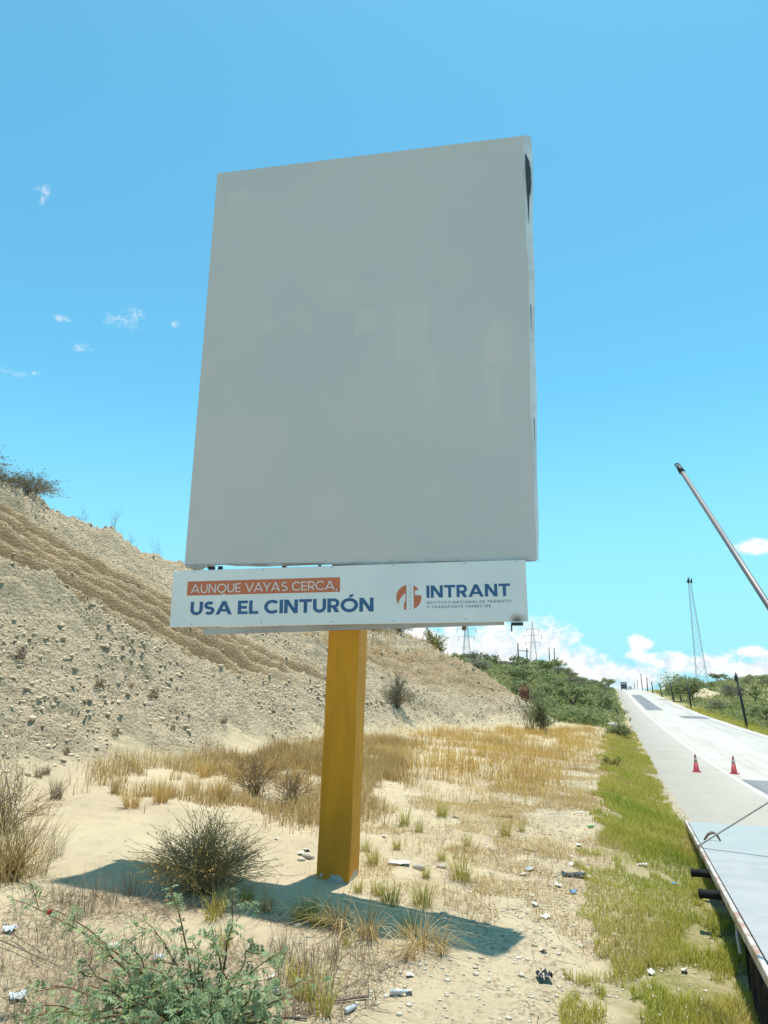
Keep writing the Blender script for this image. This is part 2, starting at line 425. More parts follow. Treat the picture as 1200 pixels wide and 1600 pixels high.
MAT['blackbag'] = simple('black_plastic_film', (.03, .032, .04), .3, .3, 12, bump=.6, bscale=30)
MAT['card'] = simple('brown_cardboard', (.24, .14, .065), .85, .25, 8)
MAT['stone'] = simple('pale_stone', (.50, .45, .37), .9, .25, 5, bump=.6, bscale=18)
MAT['wood'] = simple('weathered_wood', (.22, .17, .13), .9, .35, 7, bump=.5, bscale=30)

# ------------------------------------------------------------------ ground
def axis(parts):
    out = [np.array([parts[0][0]])]
    for a, b, n in parts: out.append(np.linspace(a, b, n+1)[1:])
    return np.concatenate(out)
gx = axis([(-2500, -300, 12), (-300, -80, 16), (-80, -34, 40), (-34, -16, 230), (-16, -5, 170), (-5, 1.9, 130), (1.9, 12.3, 14), (12.3, 16, 12), (16, 60, 44), (60, 300, 24), (300, 2500, 12)])
gy = axis([(-400, -20, 12), (-20, 4, 30), (4, 14, 170), (14, 30, 240), (30, 48, 200), (48, 72, 130), (72, 130, 90), (130, 300, 80), (300, 600, 40), (600, 4000, 14)])
X, Y = np.meshgrid(gx, gy); Xf, Yf = X.ravel(), Y.ravel()
Zf = terrain(Xf, Yf)
nx, ny = len(gx), len(gy)
ii = (np.arange(ny-1)[:, None]*nx + np.arange(nx-1)).ravel()
F = np.stack([ii, ii+1, ii+nx+1, ii+nx], 1)
d_, hc_ = slope_coords(Xf, Yf)
sl = sstep(d_ + .9*fbm(Xf*.8, Yf*.8, 81, 4), -.3, .9)*sstep(hc_, 0, 2)
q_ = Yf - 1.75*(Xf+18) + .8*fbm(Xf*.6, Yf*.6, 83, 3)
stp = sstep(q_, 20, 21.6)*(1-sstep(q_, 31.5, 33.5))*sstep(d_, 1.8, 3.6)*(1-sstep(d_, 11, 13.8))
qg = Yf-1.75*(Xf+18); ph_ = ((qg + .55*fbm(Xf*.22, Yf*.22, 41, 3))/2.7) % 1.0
cut = np.maximum(1-np.abs(ph_-.08)/.13, 0)                               # steep face of each track, where shade is painted into the colour
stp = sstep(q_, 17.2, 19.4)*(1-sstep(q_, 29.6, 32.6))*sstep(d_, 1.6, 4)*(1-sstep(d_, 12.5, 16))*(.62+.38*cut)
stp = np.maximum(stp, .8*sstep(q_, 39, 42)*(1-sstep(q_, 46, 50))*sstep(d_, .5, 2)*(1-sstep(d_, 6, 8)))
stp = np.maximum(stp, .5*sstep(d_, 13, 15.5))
lit = sstep(Xf + .8*fbm(Xf*.5, Yf*.5, 85, 3), -3.0, -1.2)*(1-sstep(Xf, 1.4, 2.2))
grn = sstep(Xf + .9*fbm(Xf*.6, Yf*.6, 87, 4), -.5, .3)*(1-sstep(Xf, 1.1, 1.6))
grn = np.maximum(grn, sstep(Yf, 64, 74)*sstep(-Xf, -1.75, -1.2))
grn = np.maximum(grn, sstep(Xf, 13.0, 14.2)); grn *= sstep(np.hypot(Xf-22.6, (Yf-203)*.6)+1.2*fbm(Xf, Yf, 79, 3), 2.6, 3.8)
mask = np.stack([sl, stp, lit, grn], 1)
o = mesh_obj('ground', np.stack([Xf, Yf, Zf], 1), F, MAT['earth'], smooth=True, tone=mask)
tag(o, kind='structure')

# ------------------------------------------------------------------ road
def road_material(kind):
    m, t, b, o = principled(kind)
    pos = t.add('ShaderNodeNewGeometry').outputs['Position']
    st = t.vmul(pos, (1.6, .07, 1)); n1 = t.noise(st, 1.0, 5, .6); n2 = t.noise(pos, .6, 5, .6); n3 = t.noise(pos, 45, 4, .7)
    if kind == 'concrete':
        c = t.mix(t.step(n1, .38, .66), (.50, .47, .42), (.42, .39, .345))
        sx_ = t.add('ShaderNodeSeparateXYZ'); t.l.new(pos, sx_.inputs[0])
        sh = t.math('MULTIPLY', t.step(sx_.outputs[0], 4.75, 4.55), t.step(n2, .25, .6, .65, 1.))
        c = t.mix(sh, c, (.435, .40, .345))
        jt = t.math('ABSOLUTE', t.math('SUBTRACT', t.math('FRACT', t.math('MULTIPLY', sx_.outputs[1], 1/4.6)), .5))
        c = t.mix(t.math('MULTIPLY', t.step(jt, .006, .001), .45), c, (.2, .19, .17))
        c = t.mix(t.math('MULTIPLY', t.step(n2, .52, .75), .45), c, (.33, .30, .255))
    elif kind == 'asphalt_patch':
        c = t.mix(t.step(n1, .4, .65), (.20, .205, .215), (.15, .155, .165))
    else:
        c = t.mix(t.step(n3, .55, .75), (.78, .77, .73), (.6, .57, .5))
    c = t.mix(t.math('MULTIPLY', t.step(n3, .5, .7), .2), c, (.3, .28, .25))
    t.l.new(c, b.inputs['Base Color']); b.inputs['Roughness'].default_value = .85; b.inputs['Specular IOR Level'].default_value = .25
    bp = t.add('ShaderNodeBump'); bp.inputs['Strength'].default_value = .35; bp.inputs['Distance'].default_value = .006
    t.l.new(n3, bp.inputs['Height']); t.l.new(bp.outputs[0], b.inputs['Normal'])
    return m
MAT['road'] = road_material('concrete'); MAT['patch'] = road_material('asphalt_patch'); MAT['paint'] = road_material('road_paint')
def strip(name, x0, x1, ys, lift, mat, thick=.0, wob=0.):
    ys = np.asarray(ys, float); n = len(ys)
    wl = wob*fbm(ys*1.3, ys*0+.7, 91, 5); wr = wob*.6*fbm(ys*1.3, ys*0+8.7, 93, 5)
    z = zr(ys)+lift
    P = np.concatenate([np.stack([x0+wl, ys, z], 1), np.stack([x1+wr, ys, z], 1), np.stack([x0+wl-.04, ys, z-thick], 1), np.stack([x1+wr+.04, ys, z-thick], 1)])
    i = np.arange(n-1)
    F = np.stack([i, i+n, i+n+1, i+1], 1)
    if thick: F = np.concatenate([F, np.stack([i, i+1, i+1+2*n, i+2*n], 1), np.stack([i+n, i+3*n, i+3*n+1, i+n+1], 1)])
    else: P = P[:2*n]
    o = mesh_obj(name, P, F, mat); tag(o, kind='structure'); return o
yr = np.concatenate([np.arange(-60, 60, .25), np.arange(60, 700, 3)])
strip('road', ROAD_L, ROAD_R, yr, .03, MAT['road'], .22, .10)
ym = np.concatenate([np.arange(-60, 100, 1.), np.arange(100, 700, 3)])
strip('road_edge_line', 4.55, 4.70, ym, .034, MAT['paint'])
strip('road_edge_line', 12.02, 12.14, ym, .034, MAT['paint'])
for k, y0 in enumerate(np.arange(-8, 330, 12.)):
    pass
def patch(x0, x1, y0, y1): strip('road_patch', x0, x1, np.linspace(y0, y1, 24), .038, MAT['patch'], 0, .03)
a = hit(1133, 1197); c = hit(1200, 1228)
patch(4.78, 8.9, 23.0, 33.4)
patch(5.3, 8.0, 131, 232)
patch(8.7, 12.0, 104, 112)

# ------------------------------------------------------------------ grass, gravel and other ground cover
def blades(base, h, wd, lean, nseg=3, curve=.5, dirs=None):
    """vertical grass blades as tapered strips -> V, F(tri), per-vertex blade number"""
    n = len(base); h = np.broadcast_to(h, n); wd = np.broadcast_to(wd, n); lean = np.broadcast_to(lean, n)
    th = rng.uniform(0, 2*math.pi, n) if dirs is None else dirs
    dx, dy = np.cos(th), np.sin(th); ph = th + rng.uniform(.9, 2.2, n); px, py = np.cos(ph), np.sin(ph)
    V = []
    for i in range(nseg+1):
        t = i/nseg; off = lean*h*(t*(1-curve)+curve*t*t); zz = h*t*np.sqrt(np.maximum(1-(lean*t*.8)**2, .12))
        cx = base[:, 0]+dx*off; cy = base[:, 1]+dy*off; cz = base[:, 2]+zz
        if i < nseg:
            wv = wd*(1-.6*t)*.5
            V.append(np.stack([cx-px*wv, cy-py*wv, cz], 1)); V.append(np.stack([cx+px*wv, cy+py*wv, cz], 1))
        else: V.append(np.stack([cx, cy, cz], 1))
    k = 2*nseg+1
    V = np.stack(V, 1).reshape(-1, 3)
    b = np.arange(n)[:, None]*k; T = []
    for i in range(nseg-1):
        T += [[2*i, 2*i+1, 2*i+3], [2*i, 2*i+3, 2*i+2]]
    T += [[2*nseg-2, 2*nseg-1, 2*nseg]]
    F = (b[:, :, None] + np.array(T)[None]).reshape(-1, 3)
    return V, F, np.repeat(np.arange(n), k)
def in_poly(poly, n):
    """n random ground points inside a polygon given by ground points"""
    P = np.array(poly)[:, :2]; lo, hi = P.min(0), P.max(0); out = []
    while sum(map(len, out)) < n:
        q = rng.uniform(lo, hi, (n*3, 2)); ins = np.zeros(len(q), bool); j = len(P)-1
        for i in range(len(P)):
            c = ((P[i, 1] > q[:, 1]) != (P[j, 1] > q[:, 1])) & (q[:, 0] < (P[j, 0]-P[i, 0])*(q[:, 1]-P[i, 1])/(P[j, 1]-P[i, 1]+1e-12)+P[i, 0])
            ins ^= c; j = i
        out.append(q[ins])
    return np.concatenate(out)[:n]
def clump(pts, thr=0., sc=1.2, seed=101):
    return pts[fbm(pts[:, 0]*sc, pts[:, 1]*sc, seed, 3) > thr]
def with_z(p): return np.stack([p[:, 0], p[:, 1], terrain(p[:, 0], p[:, 1])-.01], 1)
def cover(name, pts, h, wd, lean, mat, toner, hvar=.45, curve=.5, nseg=3):
    b = with_z(pts); n = len(b)
    hh = h*(1-hvar+2*hvar*rng.random(n))*(1+.9*np.clip(fbm(b[:, 0]*1.1, b[:, 1]*1.1, 103, 2), -.4, .5))
    V, F, idx = blades(b, hh, wd*rng.uniform(.6, 1.3, n), lean*rng.uniform(.3, 1.5, n), nseg, curve)
    tone = np.clip(toner(b)+rng.normal(0, .16, n), 0, 1)
    o = mesh_obj(name, V, F, mat, tone=tone[idx]); tag(o, kind='stuff'); return o

# golden field beyond the billboard
fld = [hit(*q) for q in ((590, 1160), (700, 1142), (840, 1142), (935, 1138), (930, 1165), (905, 1195), (850, 1240), (740, 1250), (640, 1230), (585, 1205))]
pts = clump(in_poly(fld, 24000)+rng.normal(0, 1, (24000, 2))*[.75, 1.2], -.10, .8, 105)
cover('golden_grass', pts, .40, .018, .55, MAT['gold'], lambda b: .52+.55*fbm(b[:, 0]*.35, b[:, 1]*.35, 107, 3)+.10*sstep(b[:, 0], -7, -2))
# brown dry grass at the foot of the slope
fld2 = [hit(*q) for q in ((150, 1250), (170, 1190), (300, 1190), (420, 1172), (560, 1150), (640, 1160), (620, 1240), (575, 1290), (480, 1300), (380, 1262), (230, 1262))]
pts = clump(in_poly(fld2, 42000)+rng.normal(0, .3, (42000, 2)), -.05, .9, 109)
cover('dry_grass', pts, .33, .013, .5, MAT['straw'], lambda b: .42+.5*fbm(b[:, 0]*.5, b[:, 1]*.5, 111, 3))
fld3 = [hit(*q) for q in ((570, 1250), (760, 1240), (900, 1200), (955, 1170), (945, 1330), (930, 1590), (820, 1590), (800, 1440), (700, 1420), (570, 1370))]
pts = clump(in_poly(fld3, 90000)+rng.normal(0, .4, (90000, 2)), .05, .8, 113)
cover('dry_stubble', pts, .075, .0075, .8, MAT['straw'], lambda b: .55+.5*fbm(b[:, 0]*.7, b[:, 1]*.7, 115, 3), .5)
# thin stalks standing in the open sand near the viewer
fld4 = [hit(*q) for q in ((0, 1420), (60, 1385), (220, 1400), (340, 1420), (560, 1450), (640, 1500), (560, 1600), (0, 1600))]
pts = clump(in_poly(fld4, 2600), .10, 1.3, 117)
pts_ = clump(in_poly([hit(*q) for q in ((560, 1250), (950, 1180), (945, 1400), (760, 1440), (570, 1370))], 9000), .12, .9, 133)
cover('dry_grass', pts_, .19, .008, .8, MAT['straw'], lambda b: .42+.5*fbm(b[:, 0]*.7, b[:, 1]*.7, 135, 3))
cover('dry_stalks', pts, .22, .006, .8, MAT['twig'], lambda b: .55+0*b[:, 0], .5, .3)
# green and yellow verge along the road
n = 210000
py_ = 4.3 + (70-4.3)*rng.random(n)**2.05
xl_ = np.interp(py_, [4, 7, 10, 14, 20, 30, 45, 60, 75], [-.75, -.62, -.6, -.65, -.8, -.95, -.9, -.75, -.5])
xl_ = xl_ + .75*fbm(py_*.55, py_*0+.3, 118, 4) + .14
xr_ = np.interp(py_, [4, 14, 20, 26, 40, 75], [2.3, 2.1, 1.45, 1.5, 1.75, 1.75])
px_ = xl_ + (xr_-xl_)*rng.random(n)
pts = np.stack([px_, py_], 1)
edge = np.minimum(px_-xl_, xr_-px_)
pts = pts[(fbm(pts[:, 0]*1.5, pts[:, 1]*1.1, 119, 4) + .6*np.minimum(edge, .55) > .035)]
def vt(b): return .50 + .75*fbm(b[:, 0]*.9, b[:, 1]*.6, 121, 3) + .12*sstep(b[:, 1], 5, 16) - .15*sstep(b[:, 1], 24, 45)
hscale = 1+.5*sstep(pts[:, 1], 18, 40)
cover('verge_grass', pts, .115, .009, .55, MAT['verge'], vt, .5)
pts2 = pts[(pts[:, 1] > 16)][:9000]
cover('verge_grass', pts2, .20, .018, .5, MAT['verge'], vt, .5)
# across the road
pts = np.stack([rng.uniform(12.7, 22, 16000), rng.uniform(30, 150, 16000)], 1)
cover('roadside_grass', pts, .40, .05, .5, MAT['verge'], lambda b: .5+.6*fbm(b[:, 0]*.2, b[:, 1]*.2, 123, 3))
# slope scraps
pts = np.stack([rng.uniform(-26, -11, 9000), rng.uniform(12, 60, 9000)], 1)
pts = clump(pts, .24, .5, 125)
cover('slope_grass', pts, .20, .012, .5, MAT['straw'], lambda b: .45+.4*fbm(b[:, 0]*.5, b[:, 1]*.5, 111, 3))
# dry grass along the crest of the cut, right of the post
yy = rng.uniform(38, 62, 9000); dd = rng.uniform(5, 13, 9000); xx = np.interp(yy, TY, TX)-dd
pts = clump(np.stack([xx, yy], 1), .0, .5, 127)
cover('crest_grass', pts, .45, .022, .5, MAT['gold'], lambda b: .35+.5*fbm(b[:, 0]*.5, b[:, 1]*.5, 129, 3))

pts_ = np.concatenate([in_poly(fld4, 5200), in_poly(fld3, 4200)]); pts_ = clump(pts_, -.05, 1.1, 137)
cover('twig_litter', pts_, .15, .007, 2.4, MAT['twig'], lambda b: .5+0*b[:, 0], .6, .3)
ICO_V = None
def ico():
    t = (1+5**.5)/2
    v = np.array([(-1, t, 0), (1, t, 0), (-1, -t, 0), (1, -t, 0), (0, -1, t), (0, 1, t), (0, -1, -t), (0, 1, -t), (t, 0, -1), (t, 0, 1), (-t, 0, -1), (-t, 0, 1)])
    f = np.array([(0, 11, 5), (0, 5, 1), (0, 1, 7), (0, 7, 10), (0, 10, 11), (1, 5, 9), (5, 11, 4), (11, 10, 2), (10, 7, 6), (7, 1, 8), (3, 9, 4), (3, 4, 2), (3, 2, 6), (3, 6, 8), (3, 8, 9), (4, 9, 5), (2, 4, 11), (6, 2, 10), (8, 6, 7), (9, 8, 1)])
    return v/np.linalg.norm(v[0]), f
def lumps(name, pts, size, mat, flat=.7, sink=.25):
    v, f = ico(); n = len(pts)
    z = terrain(pts[:, 0], pts[:, 1])
    sc = size[:, None, None]*rng.uniform(.6, 1.35, (n, 12, 1))*np.stack([rng.uniform(.7, 1.3, n), rng.uniform(.7, 1.3, n), np.full(n, flat)], 1)[:, None, :]
    a = rng.uniform(0, 6.3, n); ca, sa = np.cos(a)[:, None], np.sin(a)[:, None]
    P = v[None]*sc; Q = P.copy(); Q[..., 0] = P[..., 0]*ca-P[..., 1]*sa; Q[..., 1] = P[..., 0]*sa+P[..., 1]*ca
    Q += np.stack([pts[:, 0], pts[:, 1], z+size*flat*sink], 1)[:, None, :]
    Fm = (np.arange(n)[:, None, None]*12+f[None]).reshape(-1, 3)
    o = mesh_obj(name, Q.reshape(-1, 3), Fm, mat); tag(o, kind='stuff'); return o
n = 48000
py_ = rng.uniform(11, 60, n); dd = np.abs(rng.normal(0, 1, n))*5.5; px_ = np.interp(py_, TY, TX)-dd+rng.uniform(-.5, .5, n)
k = (dd < np.interp(py_, HY, HH)*1.6) & (fbm(px_*.35, py_*.35, 131, 3)+.25*rng.random(n) > .0)
qv = py_ - 1.75*(px_+18); k &= ~((qv > 21) & (qv < 32) & (dd > 3) & (rng.random(n) < .8))
p = np.stack([px_, py_], 1)[k]
lumps('rubble', p, .014+.075*rng.random(len(p))**6, MAT['clod'], .65)
p = np.stack([rng.uniform(-7, 1.4, 9000), 4.5+22*rng.random(9000)**1.6], 1); p = p[(rng.random(len(p)) < .25+.75*sstep(p[:, 0], -3.5, -1))]
lumps('gravel', p, .006+.020*rng.random(len(p))**3, MAT['pebble'], .6)
p = np.stack([rng.normal(-1.5, .8, 9000), 6+30*rng.random(9000)**1.2], 1)
lumps('gravel', p, .005+.028*rng.random(len(p))**6, MAT['pebble'], .6)
p = np.stack([rng.normal(1.62, .2, 4200), rng.uniform(13, 40, 4200)], 1)
lumps('gravel', p, .010+.024*rng.random(len(p))**2, MAT['pebble'], .6)

# ------------------------------------------------------------------ billboard
def fr(phi, tilt):
    dv = np.array([math.cos(phi), math.sin(phi), 0]); up0 = np.array([0, 0, 1.])
    return dv*math.cos(tilt)-up0*math.sin(tilt), dv*math.sin(tilt)+up0*math.cos(tilt), np.array([-math.sin(phi), math.cos(phi), 0])
PHI = rad(6.274)
BT, BU, BN = fr(PHI, .0083); BO = np.array([-6.3946, 9.8003, 4.4731]); BW, BH = 5.4836, 7.2184
LT, LU, LN = fr(PHI, -.012); LO = np.array([-6.5369, 9.7344, 3.4823]); LW, LH = 5.4932, .8854
PT, PU, PN = fr(PHI-.0628, .0229); PO = np.array([-4.1247, 10.1505, -.25])
BP = lambda u, v, w_=0: BO+BT*u+BU*v+BN*w_
LP = lambda u, v, w_=0: LO+LT*u+LU*v+LN*w_

def panel_material():
    m, t, b, o = principled('grey_repainted_panel')
    pos = t.add('ShaderNodeNewGeometry').outputs['Position']; sp = t.add('ShaderNodeSeparateXYZ'); t.l.new(pos, sp.inputs[0])
    st = t.vmul(pos, (5, 5, .9)); ns = t.noise(st, 1.4, 5, .6, .6); nb = t.noise(pos, .55, 4, .55); nf = t.noise(pos, 24, 4, .6)
    c = t.mix(t.step(nb, .35, .65), (.605, .56, .53), (.57, .54, .52))
    c = t.mix(t.math('MULTIPLY', t.step(ns, .57, .72), .22), c, (.64, .585, .55))
    def spot(u, v, ru, rv):
        q = BP(u, v)
        ex = t.math('MULTIPLY', t.math('SUBTRACT', sp.outputs[0], float(q[0])), 1/ru); ez = t.math('MULTIPLY', t.math('SUBTRACT', sp.outputs[2], float(q[2])), 1/rv)
        return t.math('MAXIMUM', t.math('ABSOLUTE', ex), t.math('ABSOLUTE', ez))
    for (u, v, ru, rv, k) in ((2.86, 4.02, .20, .22, .5), (3.62, 3.75, .28, .5, .4), (5.0, 3.45, .20, .42, .62), (4.93, 2.55, .13, .45, .5), (.45, 6.65, .18, .16, .4), (1.15, 4.1, .1, .14, .3), (1.85, 4.05, .08, .18, .35), (3.9, 2.9, .1, .5, .3), (1.1, 2.2, .5, .35, .2), (2.3, 4.65, .35, .25, .2)):
        e = t.math('ADD', spot(u, v, ru, rv), t.math('MULTIPLY', t.math('SUBTRACT', ns, .5), 1.5))
        c = t.mix(t.step(e, 1.1, .75, 0., k), c, (.66, .60, .555))
    c = t.mix(t.math('MULTIPLY', t.step(nf, .66, .74), .12), c, (.25, .25, .25))
    c = t.mix(t.math('MULTIPLY', t.step(sp.outputs[2], 4.53, 4.45), t.step(ns, .45, .7, 0., .6)), c, (.40, .36, .31))
    t.l.new(c, b.inputs['Base Color']); b.inputs['Roughness'].default_value = .62; b.inputs['Specular IOR Level'].default_value = .3
    bp = t.add('ShaderNodeBump'); bp.inputs['Strength'].default_value = .12; bp.inputs['Distance'].default_value = .02
    t.l.new(t.math('ADD', nb, t.math('MULTIPLY', ns, .3)), bp.inputs['Height']); t.l.new(bp.outputs[0], b.inputs['Normal'])
    return m
def white_material():
    m, t, b, o = principled('white_sign_panel')
    pos = t.add('ShaderNodeNewGeometry').outputs['Position']
    nb = t.noise(pos, 1.2, 4, .6); nf = t.noise(pos, 30, 4, .6)
    c = t.mix(t.step(nb, .35, .65), (.80, .80, .79), (.745, .75, .745))
    q = LP(5.34, .0); d = t.add('ShaderNodeVectorMath', operation='DISTANCE'); t.l.new(pos, d.inputs[0]); d.inputs[1].default_value = q.tolist()
    r = t.math('ADD', d.outputs['Value'], t.math('MULTIPLY', t.math('SUBTRACT', t.noise(pos, 9, 4, .6), .5), .12))
    c = t.mix(t.step(r, .17, .03, 0., .75), c, (.30, .17, .095)); c = t.mix(t.step(r, .06, .01, 0., .8), c, (.10, .06, .04))
    c = t.mix(t.math('MULTIPLY', t.step(nf, .64, .72), .10), c, (.3, .3, .3))
    t.l.new(c, b.inputs['Base Color']); b.inputs['Roughness'].default_value = .45; b.inputs['Specular IOR Level'].default_value = .35
    return m
def post_material():
    m, t, b, o = principled('amber_painted_concrete')
    pos = t.add('ShaderNodeNewGeometry').outputs['Position']; sp = t.add('ShaderNodeSeparateXYZ'); t.l.new(pos, sp.inputs[0])
    n1 = t.noise(t.vmul(pos, (4, 4, .6)), 1.5, 5, .6); n2 = t.noise(pos, 14, 5, .65); n3 = t.noise(pos, 5, 4, .6)
    c = t.mix(t.step(n1, .35, .65), (.68, .285, .010), (.58, .235, .008))
    c = t.mix(t.math('MULTIPLY', t.step(n2, .6, .75), .25), c, (.42, .18, .02))
    low = t.step(t.math('ADD', sp.outputs[2], t.math('MULTIPLY', t.math('SUBTRACT', n3, .5), .5)), .95, .5, 0., .5)
    c = t.mix(low, c, (.56, .21, .018))
    chip = t.math('ADD', sp.outputs[2], t.math('MULTIPLY', t.math('SUBTRACT', t.noise(pos, 3.2, 3, .5), .5), 1.15))
    c = t.mix(t.step(chip, .0, -.02), c, (.42, .42, .40))
    t.l.new(c, b.inputs['Base Color']); b.inputs['Roughness'].default_value = .6; b.inputs['Specular IOR Level'].default_value = .35
    bp = t.add('ShaderNodeBump'); bp.inputs['Strength'].default_value = .4; bp.inputs['Distance'].default_value = .008
    t.l.new(t.math('ADD', n2, n3), bp.inputs['Height']); t.l.new(bp.outputs[0], b.inputs['Normal'])
    return m
MAT['panel'] = panel_material(); MAT['signwhite'] = white_material(); MAT['amber'] = post_material()
MAT['navy'] = simple('navy_lettering', (.030, .115, .26), .45, .12, 9)
MAT['orange'] = simple('orange_print', (.60, .165, .075), .5, .1, 5)
MAT['whiteink'] = simple('white_lettering', (.74, .74, .74), .5, .05, 5)
MAT['greyink'] = simple('grey_lettering', (.13, .19, .27), .5, .1, 9)
MAT['flange'] = simple('weathered_white_sheet', (.72, .73, .75), .5, .25, 2.5, col2=(.56, .57, .58))
MAT['dark'] = simple('dark_opening', (.05, .06, .07), .7, .3, 5)

root = empty('billboard', tuple(PO+np.array([.24, .2, .25])), 'tall blank grey billboard on a single square amber post above a seat belt notice', 'billboard')
# post: slightly irregular square column with worn arrises
mb = MB(); pw, pd_, hgt = .4863, .46, 8.6
lv = np.linspace(0, hgt, 40); b0 = .012
ring = [(b0, 0), (pw-b0, 0), (pw, b0), (pw, pd_-b0), (pw-b0, pd_), (b0, pd_), (0, pd_-b0), (0, b0)]
V = []
for z in lv:
    for i, (a, c) in enumerate(ring):
        j = .004*math.sin(z*5.1+i*1.7)+random.uniform(-.0015, .0015)
        V.append(PO+PT*(a+(j if a > pw/2 else -j))+PN*(c+j*.5)+PU*z)
Fc = [(k*8+i, k*8+(i+1) % 8, (k+1)*8+(i+1) % 8, (k+1)*8+i) for k in range(len(lv)-1) for i in range(8)] + [tuple(range((len(lv)-1)*8, len(lv)*8))]
mb.add(V, Fc); mb.build('post', MAT['amber'], root)
mb = MB()                                                                   # rough concrete footing, mostly buried
V = []
for k, (r, z) in enumerate(((.44, -.25), (.41, .10), (.30, .15))):
    for i in range(18):
        a = 2*math.pi*i/18; rr = r*(1+.08*math.sin(3*a+k)+random.uniform(-.05, .05))
        V.append(PO+PT*(pw/2+rr*math.cos(a))+PN*(pd_/2+rr*math.sin(a))+np.array([0, 0, z+.0]))
mb.add(V, [(k*18+i, k*18+(i+1) % 18, (k+1)*18+(i+1) % 18, (k+1)*18+i) for k in range(2) for i in range(18)]+[tuple(range(36, 54))])
mb.build('footing', MAT['stone'], root)
# big sheet: a gently buckled face with returns
def sheet_face(mb, P, W_, H_, nu, nv, amp, seed):
    us = np.linspace(0, W_, nu); vs = np.linspace(0, H_, nv); V = []
    for v in vs:
        for u in us:
            e = min(u, W_-u, v, H_-v); k = min(1, max(e, 0)/.25)
            du = 0
            if u == us[-1]: du = .012*math.sin(v*1.7)+.008*math.sin(v*4.3+1)
            V.append(P(u+du, v, amp*k*float(fbm(np.array([u*.9]), np.array([v*.7]), seed, 2)[0])))
    mb.add(V, [(j*nu+i, j*nu+i+1, (j+1)*nu+i+1, (j+1)*nu+i) for j in range(nv-1) for i in range(nu-1)])
mb = MB(); sheet_face(mb, BP, BW, BH, 23, 31, .018, 201)
D = .085
for (p0, p1) in (((0, 0), (0, BH)), ((0, BH), (BW, BH))):
    mb.add([BP(*p0, 0), BP(*p1, 0), BP(*p1, D), BP(*p0, D)], [(0, 1, 2, 3)])
mb.add([BP(0, 0, D), BP(0, BH, D), BP(BW, BH, D), BP(BW, 0, D)], [(0, 1, 2, 3)])
bp_ = mb.build('panel', MAT['panel'], root)
# splayed side return with a torn opening near its top
mb = MB(); vs = np.linspace(0, BH, 46); V = []
for v in vs:
    wdt = .035+.105*(v/BH)**.8 + .008*math.sin(v*3.1)
    V += [BP(BW+.012*math.sin(v*1.7)+.008*math.sin(v*4.3+1), v, .001), BP(BW+wdt*.55, v+.0, -.004+.012*math.sin(v*2.2)), BP(BW+wdt, v-.02, .045), BP(BW+wdt-.012, v-.02, .085)]
mb.add(V, [(4*i+j, 4*i+j+1, 4*i+5+j, 4*i+4+j) for i in range(len(vs)-1) for j in range(3)])
sfl = mb.build('side_return', MAT['flange'], root)
def tear(poly, w0):
    mb = MB(); mb.add([BP(BW+u, v, w0) for u, v in poly]+[BP(BW+u, v, w0+.006) for u, v in poly], [tuple(range(len(poly)))]); mb.build('tear', MAT['dark'], sfl)
tear([(.022, BH-.36), (.05, BH-.42), (.085, BH-.52), (.105, BH-.68), (.108, BH-.95), (.095, BH-1.12), (.072, BH-1.2), (.055, BH-1.55), (.046, BH-1.75), (.040, BH-1.4), (.028, BH-1.0), (.018, BH-.6)], -.022)
for vv in (4.1, 2.2):
    tear([(.03, vv), (.042, vv-.05), (.04, vv-.5), (.034, vv-.3)], -.02)
# ragged lower hem
mb = MB(); us = np.linspace(.02, BW-.05, 70); V = []
for u in us:
    dep = .028+.02*float(fbm(np.array([u*2.1]), np.array([3.]), 211, 3)[0])*2
    if u < .55: dep = .05+.06*max(0, 1-abs(u-.22)/.14)-.03*max(0, 1-abs(u-.45)/.12)
    V += [BP(u, .004, -.004), BP(u, -dep*.5, -.012), BP(u, -dep, .015)]
mb.add(V, [(3*i+j, 3*i+j+1, 3*i+4+j, 3*i+3+j) for i in range(len(us)-1) for j in range(2)])
mb.build('hem', simple('rust_stained_hem', (.47, .47, .46), .6, .3, 3, col2=(.30, .24, .19)), root)
mb = MB()
for (u, wd) in ((.40, .10), (.56, .07), (2.2, .05), (5.22, .10)):
    mb = MB(); mb.box(BP(u, -.10, .02), BT*wd, BU*.075, BN*.05, .008); mb.build('hanger_bracket', MAT['darkmetal'], root)
# steel frame behind the sheets
mb = MB()
for u in (.35, 1.6, 3.05, 4.4, 5.1): mb.box(BP(u, -1.0 if 1 < u < 5 else -.05, .09), BT*.06, BU*(BH+.9 if 1 < u < 5 else BH), BN*.06)
for v in (.25, 2.4, 4.8, 6.9): mb.box(BP(.1, v, .152), BT*(BW-.2), BU*.07, BN*.06)
mb.build('frame', MAT['rust'], root)
# lower notice panel
mb = MB(); mb.box(LP(0, 0, 0), LT*LW, LU*LH, LN*.03, .006)
notice = mb.build('notice_panel', MAT['signwhite'], root)
mb = MB()
mb.add([LP(.52, -.115, .10), LP(5.15, -.035, .10), LP(5.15, .03, .10), LP(.52, -.01, .10), LP(.52, -.115, .16), LP(5.15, -.035, .16), LP(5.15, .03, .16), LP(.52, -.01, .16)],
       [(0, 1, 2, 3), (0, 4, 5, 1), (1, 5, 6, 2), (3, 2, 6, 7), (0, 3, 7, 4), (4, 7, 6, 5)])
mb.build('support_angle', simple('rust_spotted_angle', (.42, .43, .44), .6, .3, 1.6, col2=(.36, .33, .31)), root)
mb = MB(); mb.box(LP(5.25, -.055, -.012), LT*.17, LU*.045, LN*.08, .006); mb.box(LP(5.245, -.14, .0), LT*.02, LU*.10, LN*.02)
mb.build('hook', MAT['darkmetal'], root)
mb = MB()
